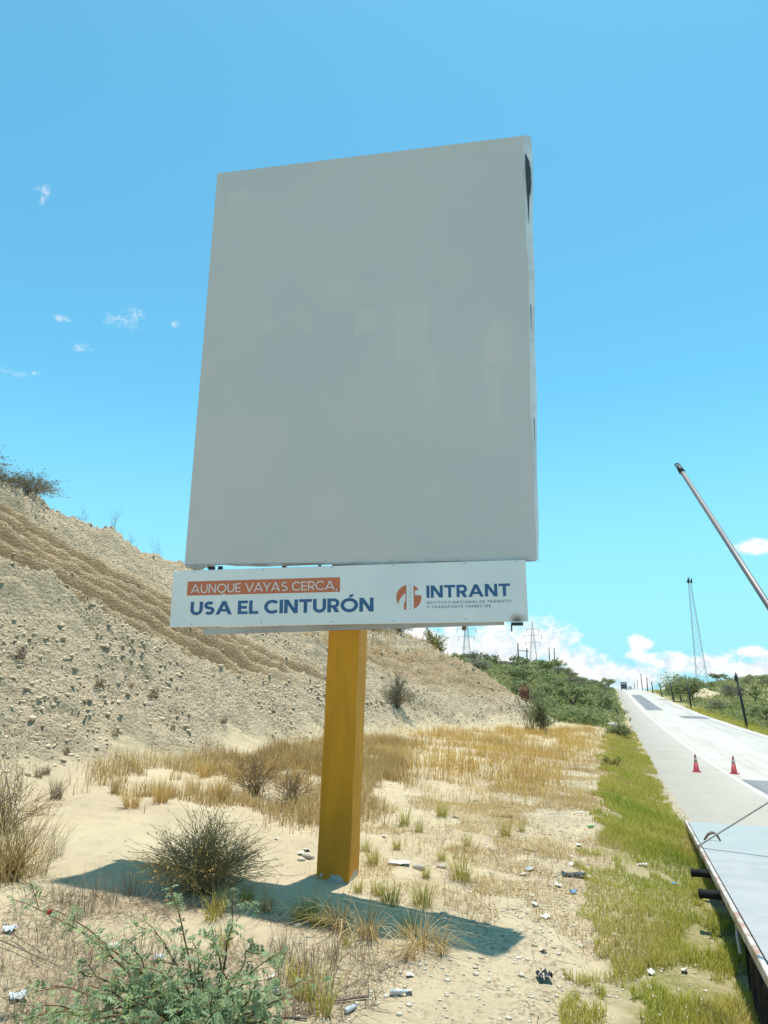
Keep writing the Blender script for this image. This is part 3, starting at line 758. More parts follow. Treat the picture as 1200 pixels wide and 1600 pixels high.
for u in (.35, 1.5, 2.6, 3.55, 4.6, 5.35):
    for v in (.035, LH-.035):
        mb = MB(); mb.box(LP(u, v, -.006), LT*.016, LU*.016, LN*.008, .003); mb.build('screw', MAT['steel'], notice)

# lettering: each letter drawn with strokes of a geometric sans, every stroke a hair proud of the last
def rect(x0, y0, x1, y1): return [[(x0, y0), (x1, y0), (x1, y1), (x0, y1)]]
def slant(xa, ya, xb, yb, hw): return [[(xa, ya), (xa+hw, ya), (xb+hw, yb), (xb, yb)]]
def arcs(cx, cy, rx, ry, a0, a1, w_, n=22):
    P = []
    for i in range(n):
        a, b = [math.radians(a0+(a1-a0)*k/n) for k in (i, i+1)]
        P.append([(cx+rx*math.cos(a), cy+ry*math.sin(a)), (cx+rx*math.cos(b), cy+ry*math.sin(b)), (cx+(rx-w_)*math.cos(b), cy+(ry-w_)*math.sin(b)), (cx+(rx-w_)*math.cos(a), cy+(ry-w_)*math.sin(a))])
    return P
def spline(pts, w_):
    pts = np.array(pts); n = len(pts); out = []; L_ = []
    for i in range(n):
        t = pts[min(i+1, n-1)]-pts[max(i-1, 0)]; t = t/np.linalg.norm(t); nn = np.array([-t[1], t[0]])*w_/2
        L_.append((pts[i]+nn, pts[i]-nn))
    return [[tuple(L_[i][1]), tuple(L_[i+1][1]), tuple(L_[i+1][0]), tuple(L_[i][0])] for i in range(n-1)]
def glyph(ch, w_):
    """list of strokes (each a list of quads), advance width; cap height 1"""
    acc = None
    if ch in 'ÓÁ': acc = ch; ch = {'Ó': 'O', 'Á': 'A'}[ch]
    h = w_*.92
    if ch == 'A':
        Wd = .98+.45*w_; k = 1.12*w_
        G = [slant(0, 0, (Wd-k)/2, 1, k), slant(Wd-k, 0, (Wd-k)/2, 1, k), rect(.2*Wd, .22, .8*Wd, .22+h*.9)]
    elif ch == 'U':
        Wd = .74+.4*w_; G = [rect(0, .4, w_, 1), rect(Wd-w_, .4, Wd, 1), arcs(Wd/2, .40, Wd/2, .41, 180, 360, w_)]
    elif ch == 'N':
        Wd = .76+.5*w_; G = [rect(0, 0, w_, 1), rect(Wd-w_, 0, Wd, 1), slant(Wd-1.15*w_, 0, 0, 1, 1.15*w_)]
    elif ch in 'OQ':
        Wd = 1.04+.2*w_; G = [arcs(Wd/2, .5, Wd/2, .513, 0, 360, w_, 40)]
        if ch == 'Q': G.append(spline([(.5*Wd, .02), (.58*Wd, -.12), (.70*Wd, -.19), (.82*Wd, -.18), (.92*Wd, -.10)], w_*.8))
    elif ch == 'C':
        Wd = .86+.25*w_; G = [arcs(.52, .5, .52, .513, 42, 318, w_, 30)]
    elif ch == 'E':
        Wd = .56+.45*w_; G = [rect(0, 0, w_, 1), rect(w_*.5, 0, Wd, h), rect(w_*.5, 1-h, Wd*.98, 1), rect(w_*.5, .5-h/2, Wd*.9, .5+h/2)]
    elif ch == 'L':
        Wd = .52+.4*w_; G = [rect(0, 0, w_, 1), rect(w_*.5, 0, Wd, h)]
    elif ch == 'T':
        Wd = .74+.3*w_; G = [rect(Wd/2-w_/2, 0, Wd/2+w_/2, 1), rect(0, 1-h, Wd, 1)]
    elif ch == 'I':
        Wd = w_; G = [rect(0, 0, w_, 1)]
    elif ch == 'V':
        Wd = .94+.45*w_; k = 1.12*w_; G = [slant((Wd-k)/2, 0, 0, 1, k), slant((Wd-k)/2, 0, Wd-k, 1, k)]
    elif ch == 'Y':
        Wd = .86+.4*w_; k = 1.2*w_; G = [slant((Wd-k)/2, .36, 0, 1, k), slant((Wd-k)/2, .36, Wd-k, 1, k), rect(Wd/2-w_/2, 0, Wd/2+w_/2, .42)]
    elif ch == 'D':
        Wd = .80+.3*w_; G = [rect(0, 0, w_, 1), rect(w_*.5, 0, Wd-.5, h), rect(w_*.5, 1-h, Wd-.5, 1), arcs(Wd-.5, .5, .5, .5, -90, 90, w_*.96)]
    elif ch in 'RP':
        Wd = .66+.4*w_; r = (1-.32)/2
        G = [rect(0, 0, w_, 1), rect(w_*.5, 1-h, Wd-r, 1), rect(w_*.5, .32, Wd-r, .32+h), arcs(Wd-r, .66, r, r, -90, 90, h)]
        if ch == 'R': G.append(slant(Wd-1.2*w_, 0, Wd-r-.45*w_, .36, 1.2*w_))
    elif ch == 'S':
        Wd = .66+.25*w_; q = w_/2; m = Wd/2; a = m-q; r = (1-3*q*1.0)/4+.05
        top, bot = 1-q, q; mid = .51
        P = []
        r1 = (top-mid)/2; c1 = (m, mid+r1); r2 = (mid-bot)/2; c2 = (m, bot+r2)
        for i in range(15): an = math.radians(38+(270-38-38)*i/14); P.append((c1[0]+a*.98*math.cos(an), c1[1]+r1*math.sin(an)))
        for i in range(15): an = math.radians(52-(52+142)*i/14); P.append((c2[0]+a*math.cos(an), c2[1]+r2*math.sin(an)))
        G = [spline(P, w_)]
    elif ch == ',':
        Wd = w_*1.2; G = [rect(.1*w_, 0, 1.2*w_, 1.1*w_), slant(0, -.17, .35*w_, .3*w_, .75*w_)]
    else:
        return [], .32
    if acc: G.append(slant(Wd/2-.06, 1.07, Wd/2+.06, 1.27, w_*1.05))
    return G, Wd
def text(name, s, u0, u1, v0, v1, w_, track, mat, lift, parent, space=.36):
    cap = v1-v0; x = 0; items = []; wi = 0
    for i, ch in enumerate(s):
        if ch == ' ': x += space; wi += 1; continue
        G, Wd = glyph(ch, w_)
        k = 0
        if i and s[i-1]+ch in ('VA', 'AY', 'YA', 'AV', 'LT', 'TA'): k = -.14
        x += k; items.append((G, x, wi)); x += Wd+track
    tot = x-track; sc = (u1-u0)/tot
    for wd_ in sorted({k for _, _, k in items}):
        mb = MB()
        for G, x0, k in items:
            if k != wd_: continue
            for j, stroke in enumerate(G):
                for q in stroke:
                    mb.add([LP(u0+(x0+a)*sc, v0+b*cap, -lift-.0004*j) for a, b in q], [(0, 1, 2, 3)])
        mb.build(name, mat, parent)
mb = MB(); mb.add([LP(.26, .4865, -.002), LP(2.735, .4865, -.002), LP(2.735, .7085, -.002), LP(.26, .7085, -.002)], [(0, 1, 2, 3)])
band = mb.build('orange_band', MAT['orange'], notice)
text('slogan_lettering', 'AUNQUE VAYAS CERCA,', .322, 2.69, .522, .658, .115, .13, MAT['whiteink'], .004, notice)
text('lettering', 'USA EL CINTURÓN', .335, 3.252, .181, .388, .225, .075, MAT['navy'], .003, notice, .30)
text('lettering', 'INTRANT', 4.046, 5.258, .364, .545, .215, .09, MAT['navy'], .003, notice)
text('small_lettering', 'INSTITUTO NACIONAL DE TRÁNSITO', 4.046, 5.266, .274, .311, .16, .26, MAT['greyink'], .003, notice, .42)
text('small_lettering', 'Y TRANSPORTE TERRESTRE', 4.046, 4.977, .211, .247, .16, .26, MAT['greyink'], .003, notice, .42)
ek = .00175
def EP(x, y, l=-.003): return LP(3.783+(x-162)*ek, .379+(213-y)*ek, l)
def circ(a): return (162+107*math.cos(rad(a)), 213-107*math.sin(rad(a)))
mb = MB()
outer = [circ(a) for a in np.linspace(101, 212, 22)]
left = [(141, 108)]+outer[1:]+[(69, 267), (78, 244), (92, 218), (108, 197), (121, 184), (131, 176), (133, 190), (132, 245), (124, 254), (120, 266), (120, 314), (141, 318)]
inner = [(141, 108+(318-108)*i/30) for i in range(31)]
# left half as a fan of convex slices between the arc and its inner boundary
mb.add([EP(*p) for p in left], [tuple(range(len(left)))])
right = [(203, 114)]+[circ(a) for a in np.linspace(62, 40, 6)]+[(240, 150), (213, 158), (213, 196), (268, 199)]+[circ(a) for a in np.linspace(5, -67, 18)]
mb.add([EP(*p) for p in right], [tuple(range(len(right)))])
mb.build('emblem', MAT['orange'], notice)
for i in range(7):
    mb = MB(); y0 = 103+i*33; mb.add([EP(171.6, y0+18), EP(174.6, y0+18), EP(174.6, y0), EP(171.6, y0)], [(0, 1, 2, 3)]); mb.build('emblem_dash', MAT['greyink'], notice)

# ------------------------------------------------------------------ flatbed truck at the kerb
TA = onplane(1200, 1526, .42); TB = onplane(1070, 1282, -.43)               # outer top edge of the rail, tail end low behind
TE = TB-TA; TLEN = float(np.linalg.norm(TE)); TE = TE/TLEN
TL = np.array([TE[1], -TE[0], 0]); TL /= np.linalg.norm(TL); TH = np.cross(TL, TE)
DW = 2.45
def K(a, l, h): return TA+TE*a+TL*l+TH*h
def kbox(mb, a0, l0, h0, a1, l1, h1, bev=0.): mb.box(K(a0, l0, h0), TL*(l1-l0), TE*(a1-a0), TH*(h1-h0), bev)
troot = empty('flatbed_truck', tuple(K(1, DW/2, -.9)), 'low tilted flatbed truck bed with pale blue deck and rust streaked side rail', 'truck')
def deck_material():
    m, t, b, o = principled('worn_pale_blue_deck')
    pos = t.add('ShaderNodeNewGeometry').outputs['Position']; sp = t.add('ShaderNodeSeparateXYZ'); t.l.new(pos, sp.inputs[0])
    n1 = t.noise(pos, 1.4, 5, .6); n2 = t.noise(t.vmul(pos, (1, 5, 1)), 2.2, 5, .65); n3 = t.noise(pos, 40, 4, .7)
    c = t.mix(t.step(n1, .35, .65), (.315, .31, .305), (.37, .36, .35))
    c = t.mix(t.step(sp.outputs[1], 13.4, 15.8, 0., .7), c, (.31, .345, .325))
    c = t.mix(t.math('MULTIPLY', t.step(n2, .56, .72), .6), c, (.42, .33, .28))
    c = t.mix(t.math('MULTIPLY', t.step(n2, .32, .22), .7), c, (.52, .52, .50))
    c = t.mix(t.math('MULTIPLY', t.step(n3, .6, .72), .25), c, (.25, .2, .17))
    t.l.new(c, b.inputs['Base Color']); b.inputs['Roughness'].default_value = .5
    bp = t.add('ShaderNodeBump'); bp.inputs['Strength'].default_value = .25; bp.inputs['Distance'].default_value = .01
    t.l.new(n2, bp.inputs['Height']); t.l.new(bp.outputs[0], b.inputs['Normal'])
    return m
MAT['deck'] = deck_material()
MAT['rail'] = simple('rust_streaked_white_rail', (.58, .55, .50), .5, .3, 2.6, col2=(.36, .20, .13))
yj = [-3.2, -1.1, 1.0]+[float((onplane(1160, v, .1)-TA)@TE) for v in (1455,)]
def along(u, v):
    """distance along the bed where a pixel ray meets the deck plane"""
    d = ray(u, v); t = ((TA-CO)@TH)/(d@TH); return float((CO+d*t-TA)@TE)
yj = sorted([-3.2, -1.3, along(1190, 1430), along(1190, 1384), along(1190, 1330), along(1190, 1312), TLEN])
for a, b in zip(yj[:-1], yj[1:]):
    mb = MB(); kbox(mb, a+.011, .07, -.045, b-.011, DW-.07, -.014, .004); mb.build('deck_plate', MAT['deck'], troot)
mb = MB(); kbox(mb, -3.2, .055, -.062, TLEN-.02, DW-.055, -.047); mb.build('deck_underlay', MAT['darkmetal'], troot)
mb = MB(); kbox(mb, -3.2, 0, -.115, TLEN, .052, 0, .01); mb.build('side_rail', MAT['rail'], troot)
mb = MB(); kbox(mb, -3.2, DW-.052, -.115, TLEN, DW, 0, .01); mb.build('side_rail', MAT['rail'], troot)
mb = MB()
for l in (.75, 1.6): kbox(mb, -3.2, l, -.26, TLEN-2.5, l+.10, -.064)
for a in np.arange(-3, TLEN-.4, .9): kbox(mb, a, .06, -.14, a+.07, DW-.06, -.063)
mb.build('chassis', MAT['darkmetal'], troot)
for (u, v) in ((1094, 1357), (1098, 1389)):
    a = along(u, v)+.45; c0_ = K(a, 0, -.13)
    mb = MB(); c1_ = c0_-TL*.26
    prof = [(0, .048), (.015, .062), (.04, .062), (.05, .056), (.24, .056), (.25, .06), (.28, .06)]
    mb.tube([c1_+TL*x_ for x_, r__ in prof], [r__ for x_, r__ in prof], 20)
    mb.build('roller', MAT['black'], troot, False)
    mb = MB(); kbox(mb, a-.05, .015, -.24, a+.05, .06, -.116); mb.build('roller_bracket', MAT['rust'], troot)
def wheel(a, l):
    c = K(a, l, 0); x0, yc = float(c[0]), float(c[1]); R_ = .33
    zc = gz(x0, yc)+R_-.02
    w_ = empty('wheel', (0, 0, 0)); w_.parent = troot; w_.location = np.array([x0, yc, zc])-np.array(troot.location)
    mb = MB()
    prof = [(.19, .03), (.22, .01), (.27, -.005), (.305, .01), (.323, .03), (.33, .05), (.33, .22), (.323, .235), (.305, .255), (.22, .255), (.19, .235)]
    mb.lathe((x0, yc, zc), prof, 36, axis=0)
    for k in range(40):                                                   # tread blocks
        t = 2*math.pi*k/40
        c_ = np.array([x0+.055, yc+R_*math.cos(t), zc+R_*math.sin(t)]); t_ = np.array([0, -math.sin(t), math.cos(t)]); r_ = np.array([0, math.cos(t), math.sin(t)])
        for off in (0, .088): mb.box(c_+np.array([off, 0, 0])-t_*.02-r_*.004, (.075, 0, 0), t_*.042, r_*.014)
    mb.build('tyre', MAT['black'], w_)
    mb = MB(); mb.lathe((x0, yc, zc), [(.0, .10), (.08, .09), (.10, .06), (.12, .06), (.17, .045), (.19, .03), (.195, .24), (.0, .22)], 28, axis=0)
    mb.build('rim', MAT['darkmetal'], w_)
for a in (1.25, .5):
    wheel(a, .03); wheel(a, DW-.42)
mb = MB(); V = []
for k2 in (0, .012):
    for i in range(7):
        for k in range(5): V.append(K(2.2+.02*math.sin(i*.8+k*.5)+k2, .06+.40*k/4, -.12-.62*i/6))
mb.add(V, [(i*5+k, i*5+k+1, i*5+6+k, i*5+5+k) for i in range(6) for k in range(4)]+[(35+i*5+k, 35+i*5+5+k, 35+i*5+6+k, 35+i*5+k+1) for i in range(6) for k in range(4)])
mb.build('mud_flap', MAT['black'], troot)
for a in (2.5, .1):
    mb = MB(); mb.tube([K(a, .03, -.11), K(a-.1, .015, -.24), K(a-.2, .02, -.38)], .018, 8); mb.build('flap_stay', MAT['rail'], troot)
# lashing hook and strap
sa = along(1090, 1323); ha = along(1114, 1312); hl = float((CO+ray(1114, 1312)*(((TA-CO)@TH)/(ray(1114, 1312)@TH))-TA)@TL)
mb = MB()
arc_ = [K(ha-.05, hl-.16, -.012), K(ha-.02, hl-.08, .09), K(ha, hl, .13), K(ha, hl+.07, .10), K(ha-.02, hl+.13, -.012)]
mb.tube(arc_, [.016, .026, .03, .026, .016], 8); mb.build('lashing_ring', MAT['rust'], troot, True)
b1 = ondepth(1057, 724, 8.9); b2 = ondepth(1200, 945, 6.9)
bd = (b2-b1)/np.linalg.norm(b2-b1); bl = ((b1-TA)@TH+.0)/(-(bd@TH)); bb = b1+bd*bl
p0_ = K(sa, -.006, .01); p1_ = K(sa, .03, .03)
strap_end = ondepth(1200, 1255, float((p1_-CO)@CF)*.96); far_end = p1_+(strap_end-p1_)*2.3
ST = empty('lashing_strap', tuple(p1_), 'taut grey lashing strap pulled over the rail of the flatbed', 'strap')
mb = MB()
path = [K(sa, .012, -.36), K(sa, -.006, -.11), p0_, p1_, far_end]
V = []
for p in path: V += [p-TE*.045, p+TE*.045, p+TE*.045+np.array([.004, 0, .022]), p-TE*.045+np.array([.004, 0, .022])]
mb.add(V, [(4*i+a, 4*i+b, 4*i+4+b, 4*i+4+a) for i in range(len(path)-1) for a, b in ((0, 1), (1, 2), (2, 3), (3, 0))])
mb.build('webbing', simple('grey_webbing', (.30, .29, .25), .85, .3, 12), ST)
fl_, fh_ = float((far_end-TA)@TL), float((far_end-TA)@TH); fa_ = float((far_end-TA)@TE)
mb = MB(); kbox(mb, fa_-.06, fl_-.05, -.013, fa_+.06, fl_+.05, fh_+.06, .01); mb.build('anchor_post', MAT['rail'], ST)
# leaning steel mast carried on the bed
BM = empty('leaning_mast', tuple(bb), 'slim grey steel pipe leaning up over the flatbed with an eye at its tip', 'pole')
mb = MB(); mb.tube([b1+bd*.16, b1+bd*bl*.45, bb], [.027, .030, .034], 16); mb.build('pipe', simple('worn_grey_pipe', (.14, .155, .175), .5, .3, 1.2, col2=(.20, .18, .17), metal=.3), BM, True)
mb = MB(); mb.tube([b1+bd*.08, b1+bd*.20], [.032, .036], 14)
side = np.cross(bd, CF); side /= np.linalg.norm(side); u2 = np.cross(side, bd)
ringp = [b1+bd*.035+(.029)*(math.cos(a)*bd+math.sin(a)*side) for a in np.linspace(0, 2*math.pi, 17)]
mb.tube(ringp, .010, 8, False); mb.build('eye', MAT['darkmetal'], BM, True)
mb = MB(); mb.lathe((bb[0], bb[1], bb[2]-.012), [(.0, 0), (.11, .0), (.11, .02), (.06, .03), (.06, .14), (.0, .14)], 18); mb.build('foot_socket', MAT['rust'], BM)

# ------------------------------------------------------------------ traffic cones
MAT['conered'] = simple('faded_red_rubber', (.42, .035, .045), .55, .3, 9, col2=(.30, .03, .04))
MAT['coneband'] = simple('dirty_reflective_band', (.40, .33, .31), .5, .4, 30)
MAT['conetop'] = simple('dark_cone_tip', (.12, .05, .05), .6, .3, 9)
def cone(u, v, label, tilt):
    p = hit(u, v); z = float(zr(p[1]))+.03; x, y = p[0], p[1]
    H_ = .60*np.linalg.norm(p[:2])/30.5
    r = empty('traffic_cone', (x, y, z), label, 'traffic cone', 'red cones on the road shoulder')
    mb = MB(); mb.cube(x-.19, y-.19, z, x+.19, y+.19, z+.035, .012); mb.build('base', MAT['conered'], r)
    cr = lambda h: .135-(.135-.028)*h
    mb = MB(); mb.lathe((x, y, z+.033), [(cr(0)+.015, 0), (cr(.03), .03*H_), (cr(.55), .55*H_)], 24); mb.lathe((x, y, z+.033), [(cr(.78), .78*H_), (cr(.86), .86*H_)], 24); mb.build('body', MAT['conered'], r, True)
    mb = MB(); mb.lathe((x, y, z+.033), [(cr(.55)+.002, .55*H_), (cr(.78)+.002, .78*H_)], 24); mb.build('reflective_band', MAT['coneband'], r, True)
    mb = MB(); mb.lathe((x, y, z+.033), [(cr(.86), .86*H_), (cr(.98), .97*H_), (.02, H_), (.0, H_)], 24); mb.build('tip', MAT['conetop'], r, True)
    r.rotation_euler = (0, tilt, random.uniform(-.3, .3))
cone(1089, 1212, 'faded red traffic cone on the grey shoulder short of the edge line', rad(-.5))
cone(1148, 1215, 'faded red traffic cone standing on the white edge line by the asphalt patch', rad(.5))

# ------------------------------------------------------------------ poles, pylons, tower
MAT['polewood'] = simple('dark_weathered_pole', (.045, .045, .048), .85, .4, 2)
def az_of(u, v=1065): d = ray(u, v); return d[0]/d[1]
def z_at(u, v, x, y):
    d = ray(u, v); return CAM_H + d[2]*math.hypot(x, y)/math.hypot(d[0], d[1])
def util_pole(u, utop, vtop, x, label, group, r=.13, arm=True, y=None):
    if y is None: y = x/az_of(u)
    else: x = y*az_of(u)
    z0 = gz(x, y); zt = z_at(utop, vtop, x, y); xt = y*az_of(utop)
    p = empty('utility_pole', (x, y, z0), label, 'utility pole', group)
    mb = MB(); mb.tube([(x, y, z0-.4), (xt, y, zt)], [r, r*.75], 10); mb.build('shaft', MAT['polewood'], p, True)
    if arm:
        mb = MB(); mb.cube(xt-.55, y-.05, zt-.5, xt+.55, y+.05, zt-.38); mb.build('crossarm', MAT['polewood'], p)
        mb = MB()
        for k in (-.45, 0, .45): mb.lathe((xt+k, y, zt-.38 if k else zt), [(.04, 0), (.06, .05), (.04, .12), (.05, .16), (.0, .2)], 8)
        mb.build('insulator', MAT['darkmetal'], p)
    return p, xt, y, zt
pg = 'dark poles along the road'
p, xt, yt, zt = util_pole(1161, 1151, 1053, 13.3, 'tallest dark utility pole beside the road with a canister at its head', pg, .15, False)
mb = MB(); mb.lathe((xt-.05, yt-.18, zt-.75), [(.0, 0), (.15, .0), (.17, .05), (.17, .55), (.12, .62), (.0, .64)], 12); mb.tube([(xt, yt, zt-.1), (xt-.05, yt-.2, zt+.12)], .05, 6)
mb.build('canister', MAT['darkmetal'], p, True)
util_pole(1077, 1074, 1067, 13.4, 'second dark pole along the road beyond the tall one with the canister', pg, .16, False)
util_pole(1051, 1047, 1068, 13.4, 'third dark pole along the road, midway up the rise', pg, .16, False)
for (u, ut, vt) in ((1033, 1030, 1067), (1019, 1018, 1065), (1011, 1011, 1058), (1003, 1002, 1053)):
    util_pole(u, ut, vt, 13.4, 'thin far pole among those nearing the crest of the road', pg, .21, False)
for (u, vt) in ((996, 1062), (991, 1066)):
    util_pole(u, u, vt, 0, 'tiny pole standing beyond the crest of the road', 'poles over the crest', .15, False, y=360)
a = util_pole(811, 811, 1005, 0, 'taller pole of the two poles joined by a crossbar on the green hill', None, .16, False, y=150)
b = util_pole(824, 825, 1013, 0, 'shorter pole of the two poles joined by a crossbar on the green hill', None, .16, False, y=150)
mb = MB(); mb.tube([(a[1]-.1, 149.8, a[3]-1.5), (b[1]+.5, 149.8, b[3]-.6)], .07, 6); mb.build('crossbar', MAT['polewood'], a[0])
for u, vt in ((860, 1012), (868, 1013)): util_pole(u, u, vt, 0, 'slender pole of a pair on the top of the green hill', 'pair of slender hilltop poles', .15, False, y=200)

MAT['lattice'] = simple('grey_lattice_steel', (.68, .70, .72), .6, .2, 3)
def lattice(mb_leg, mb_br, c, z0, z1, w0, w1, n, rl, rb, geo=.86):
    cor = [(-1, -1), (1, -1), (1, 1), (-1, 1)]
    hs = [0]; st = 1
    for i in range(n): hs.append(hs[-1]+st); st *= geo
    hs = np.array(hs)/hs[-1]
    P = lambda k, h: np.array([c[0]+cor[k][0]*(w0+(w1-w0)*h)/2, c[1]+cor[k][1]*(w0+(w1-w0)*h)/2, z0+(z1-z0)*h])
    for k in range(4): mb_leg.tube([P(k, 0), P(k, 1)], rl, 5)
    for i in range(n):
        for k in range(4):
            j = (k+1) % 4
            mb_br.tube([P(k, hs[i]), P(j, hs[i+1])], rb, 4); mb_br.tube([P(j, hs[i]), P(k, hs[i+1])], rb, 4); mb_br.tube([P(k, hs[i+1]), P(j, hs[i+1])], rb, 4)
def pylon(u, vtop, y, label):
    x = y*az_of(u); z0 = gz(x, y)-.3; zt = z_at(u, vtop, x, y)
    p = empty('transmission_pylon', (x, y, z0), label, 'pylon', 'pylons behind the green hill')
    l, b = MB(), MB(); zb = z0+(zt-z0)*.78
    lattice(l, b, (x, y), z0, zb, (zt-z0)*.16, (zt-z0)*.045, 9, .065, .028)
    lattice(l, b, (x, y), zb, zt, (zt-z0)*.045, .1, 5, .055, .025)
    l.build('legs', MAT['lattice'], p); b.build('bracing', MAT['lattice'], p)
    h = zt-z0
    for f, ln in ((.58, .14), (.72, .17), (.84, .12)):
        z = z0+h*f; m = MB()
        for s in (-1, 1):
            m.tube([(x, y, z+.35), (x+s*h*ln, y, z)], .05, 4); m.tube([(x, y, z-.1), (x+s*h*ln, y, z)], .05, 4)
        arm = m.build('crossarm', MAT['lattice'], p)
        for s in (-1, 1):
            m = MB(); m.tube([(x+s*h*ln, y, z0+h*f), (x+s*h*ln, y, z0+h*f-1.2)], .07, 5); m.build('insulator', MAT['darkmetal'], arm)
pylon(835, 970, 240, 'lattice transmission pylon standing clear against the cloud bank')
pylon(730, 958, 215, 'lattice transmission pylon whose head is hidden by the notice panel')
TWY = 232.; TWX = TWY*az_of(1098)
tw = empty('radio_mast', (TWX, TWY, gz(TWX, TWY)), 'tall tapering lattice radio mast on a bare sandy mound', 'radio mast')
zt = z_at(1091, 908, TWX, TWY); z0 = gz(TWX, TWY)-1
l, b = MB(), MB(); lattice(l, b, (TWX, TWY), z0, zt, 3.2, .6, 17, .062, .026, .95)
for m_ in (l, b):
    V = np.array(m_.V); V[:, 0] -= (V[:, 2]-z0)/(zt-z0)*(az_of(1098)-az_of(1091))*TWY; m_.V = [tuple(v) for v in V]
l.build('legs', MAT['lattice'], tw); b.build('bracing', MAT['lattice'], tw)
xt = TWY*az_of(1091)
m = MB(); m.cube(xt-.8, TWY-.8, zt-.1, xt+.8, TWY+.8, zt+.1); m.tube([(xt, TWY, zt), (xt, TWY, zt+1.6)], .06, 5)
for a in range(3): m.cube(xt+.6*math.cos(a*2.1)-.15, TWY+.6*math.sin(a*2.1)-.15, zt-.6, xt+.6*math.cos(a*2.1)+.15, TWY+.6*math.sin(a*2.1)+.15, zt+.9)
m.build('antenna_head', MAT['darkmetal'], tw)

# ------------------------------------------------------------------ vehicles on the crest
MAT['cabpaint'] = simple('dark_truck_paint', (.06, .07, .09), .4, .2, 3); MAT['boxpaint'] = simple('pale_cargo_box', (.35, .37, .40), .5, .15, 3)
MAT['glass'] = simple('dark_window_glass', (.03, .04, .05), .1, .2, 3, spec=.8); MAT['carpaint'] = simple('pale_grey_car_paint', (.45, .46, .47), .3, .1, 3)
MAT['lamp'] = simple('lamp_lens', (.7, .68, .6), .2, .1, 9)
vy = 318.; vx = vy*az_of(974.5); vz = float(zr(vy))+.035
t = empty('cargo_truck', (vx, vy, vz), 'dark fronted cargo truck coming over the crest of the road', 'truck')
m = MB(); m.cube(vx-1.15, vy, vz+.45, vx+1.15, vy+1.9, vz+2.6, .12); m.build('cab', MAT['cabpaint'], t)
m = MB(); m.cube(vx-1.22, vy+2.05, vz+.75, vx+1.22, vy+8, vz+3.3, .05); m.build('cargo_box', MAT['boxpaint'], t)
m = MB(); m.cube(vx-1.0, vy-.02, vz+1.55, vx+1.0, vy+.2, vz+2.35, .03); m.build('windscreen', MAT['glass'], t)
for s in (-1, 1):
    m = MB(); m.cube(vx+s*.8-.16, vy-.04, vz+.7, vx+s*.8+.16, vy+.1, vz+.9, .02); m.build('headlight', MAT['lamp'], t)
    for yy_ in (.8, 6.2):
        m = MB(); m.lathe((vx+s*.98-.15, vy+yy_, vz+.48), [(.0, 0), (.44, .0), (.48, .05), (.48, .25), (.44, .3), (.0, .3)], 16, axis=0); m.build('wheel', MAT['black'], t)
m = MB(); m.cube(vx-.6, vy+1.9, vz+.45, vx+.6, vy+7.8, vz+.74); m.build('chassis', MAT['darkmetal'], t)
vx2 = 322*az_of(984); vy = 322.; vz = float(zr(vy))+.035
t = empty('saloon_car', (vx2, vy, vz), 'small pale car beside the cargo truck on the crest', 'car')
m = MB(); V = []
for (yy_, h, wd) in ((0, .55, .78), (.05, .75, .84), (1.1, .92, .86), (1.9, .95, .86), (3.9, .98, .86), (4.3, .8, .82)):
    V += [(vx2-wd, vy+yy_, vz+.28), (vx2+wd, vy+yy_, vz+.28), (vx2+wd, vy+yy_, vz+h*.85), (vx2+wd*.9, vy+yy_, vz+h), (vx2-wd*.9, vy+yy_, vz+h), (vx2-wd, vy+yy_, vz+h*.85)]
m.add(V, [(6*i+k, 6*i+(k+1) % 6, 6*i+6+(k+1) % 6, 6*i+6+k) for i in range(5) for k in range(6)]+[(0, 5, 4, 3, 2, 1), (30, 31, 32, 33, 34, 35)]); m.build('body', MAT['carpaint'], t)
m = MB(); m.add([(vx2-.78, vy+1.0, vz+.9), (vx2+.78, vy+1.0, vz+.9), (vx2+.6, vy+1.7, vz+1.42), (vx2-.6, vy+1.7, vz+1.42), (vx2-.78, vy+3.8, vz+.95), (vx2+.78, vy+3.8, vz+.95), (vx2+.6, vy+3.1, vz+1.42), (vx2-.6, vy+3.1, vz+1.42)],
                [(0, 1, 2, 3), (1, 5, 6, 2), (5, 4, 7, 6), (4, 0, 3, 7)]); m.build('windows', MAT['glass'], t)
m = MB(); m.cube(vx2-.6, vy+1.7, vz+1.41, vx2+.6, vy+3.1, vz+1.45, .01); m.build('roof', MAT['carpaint'], t)
for s in (-1, 1):
    for yy_ in (.8, 3.5):
        m = MB(); m.lathe((vx2+s*.74-.1, vy+yy_, vz+.3), [(.0, 0), (.27, .0), (.3, .03), (.3, .17), (.27, .2), (.0, .2)], 14, axis=0); m.build('wheel', MAT['black'], t)

# ------------------------------------------------------------------ vegetation
def leafcloud(n, lobes, size, flat=.75, seed=0):
    """leaf-sized quads spread through overlapping lobes -> V, F, tone"""
    r = np.random.default_rng(seed); k = r.integers(0, len(lobes), n); L_ = np.array(lobes)
    d = r.normal(size=(n, 3)); d /= np.linalg.norm(d, axis=1)[:, None]
    rr = L_[k, 3]*(r.random(n)**.45); c = L_[k, :3]+d*rr[:, None]*np.array([1, 1, flat])
    a = r.normal(size=(n, 3)); a[:, 2] *= .6; a /= np.linalg.norm(a, axis=1)[:, None]; b = np.cross(a, r.normal(size=(n, 3))); b /= np.linalg.norm(b, axis=1)[:, None]
    s = size*r.uniform(.55, 1.35, n)[:, None]
    V = np.stack([c-a*s, c-b*s*.42, c+a*s, c+b*s*.42], 1).reshape(-1, 3)
    F = np.arange(n*4).reshape(n, 4)
    lt = r.random(len(lobes))
    tone = np.clip(.25+.5*lt[k]+r.normal(0, .13, n), 0, 1)
    return V, F, np.repeat(tone, 4)
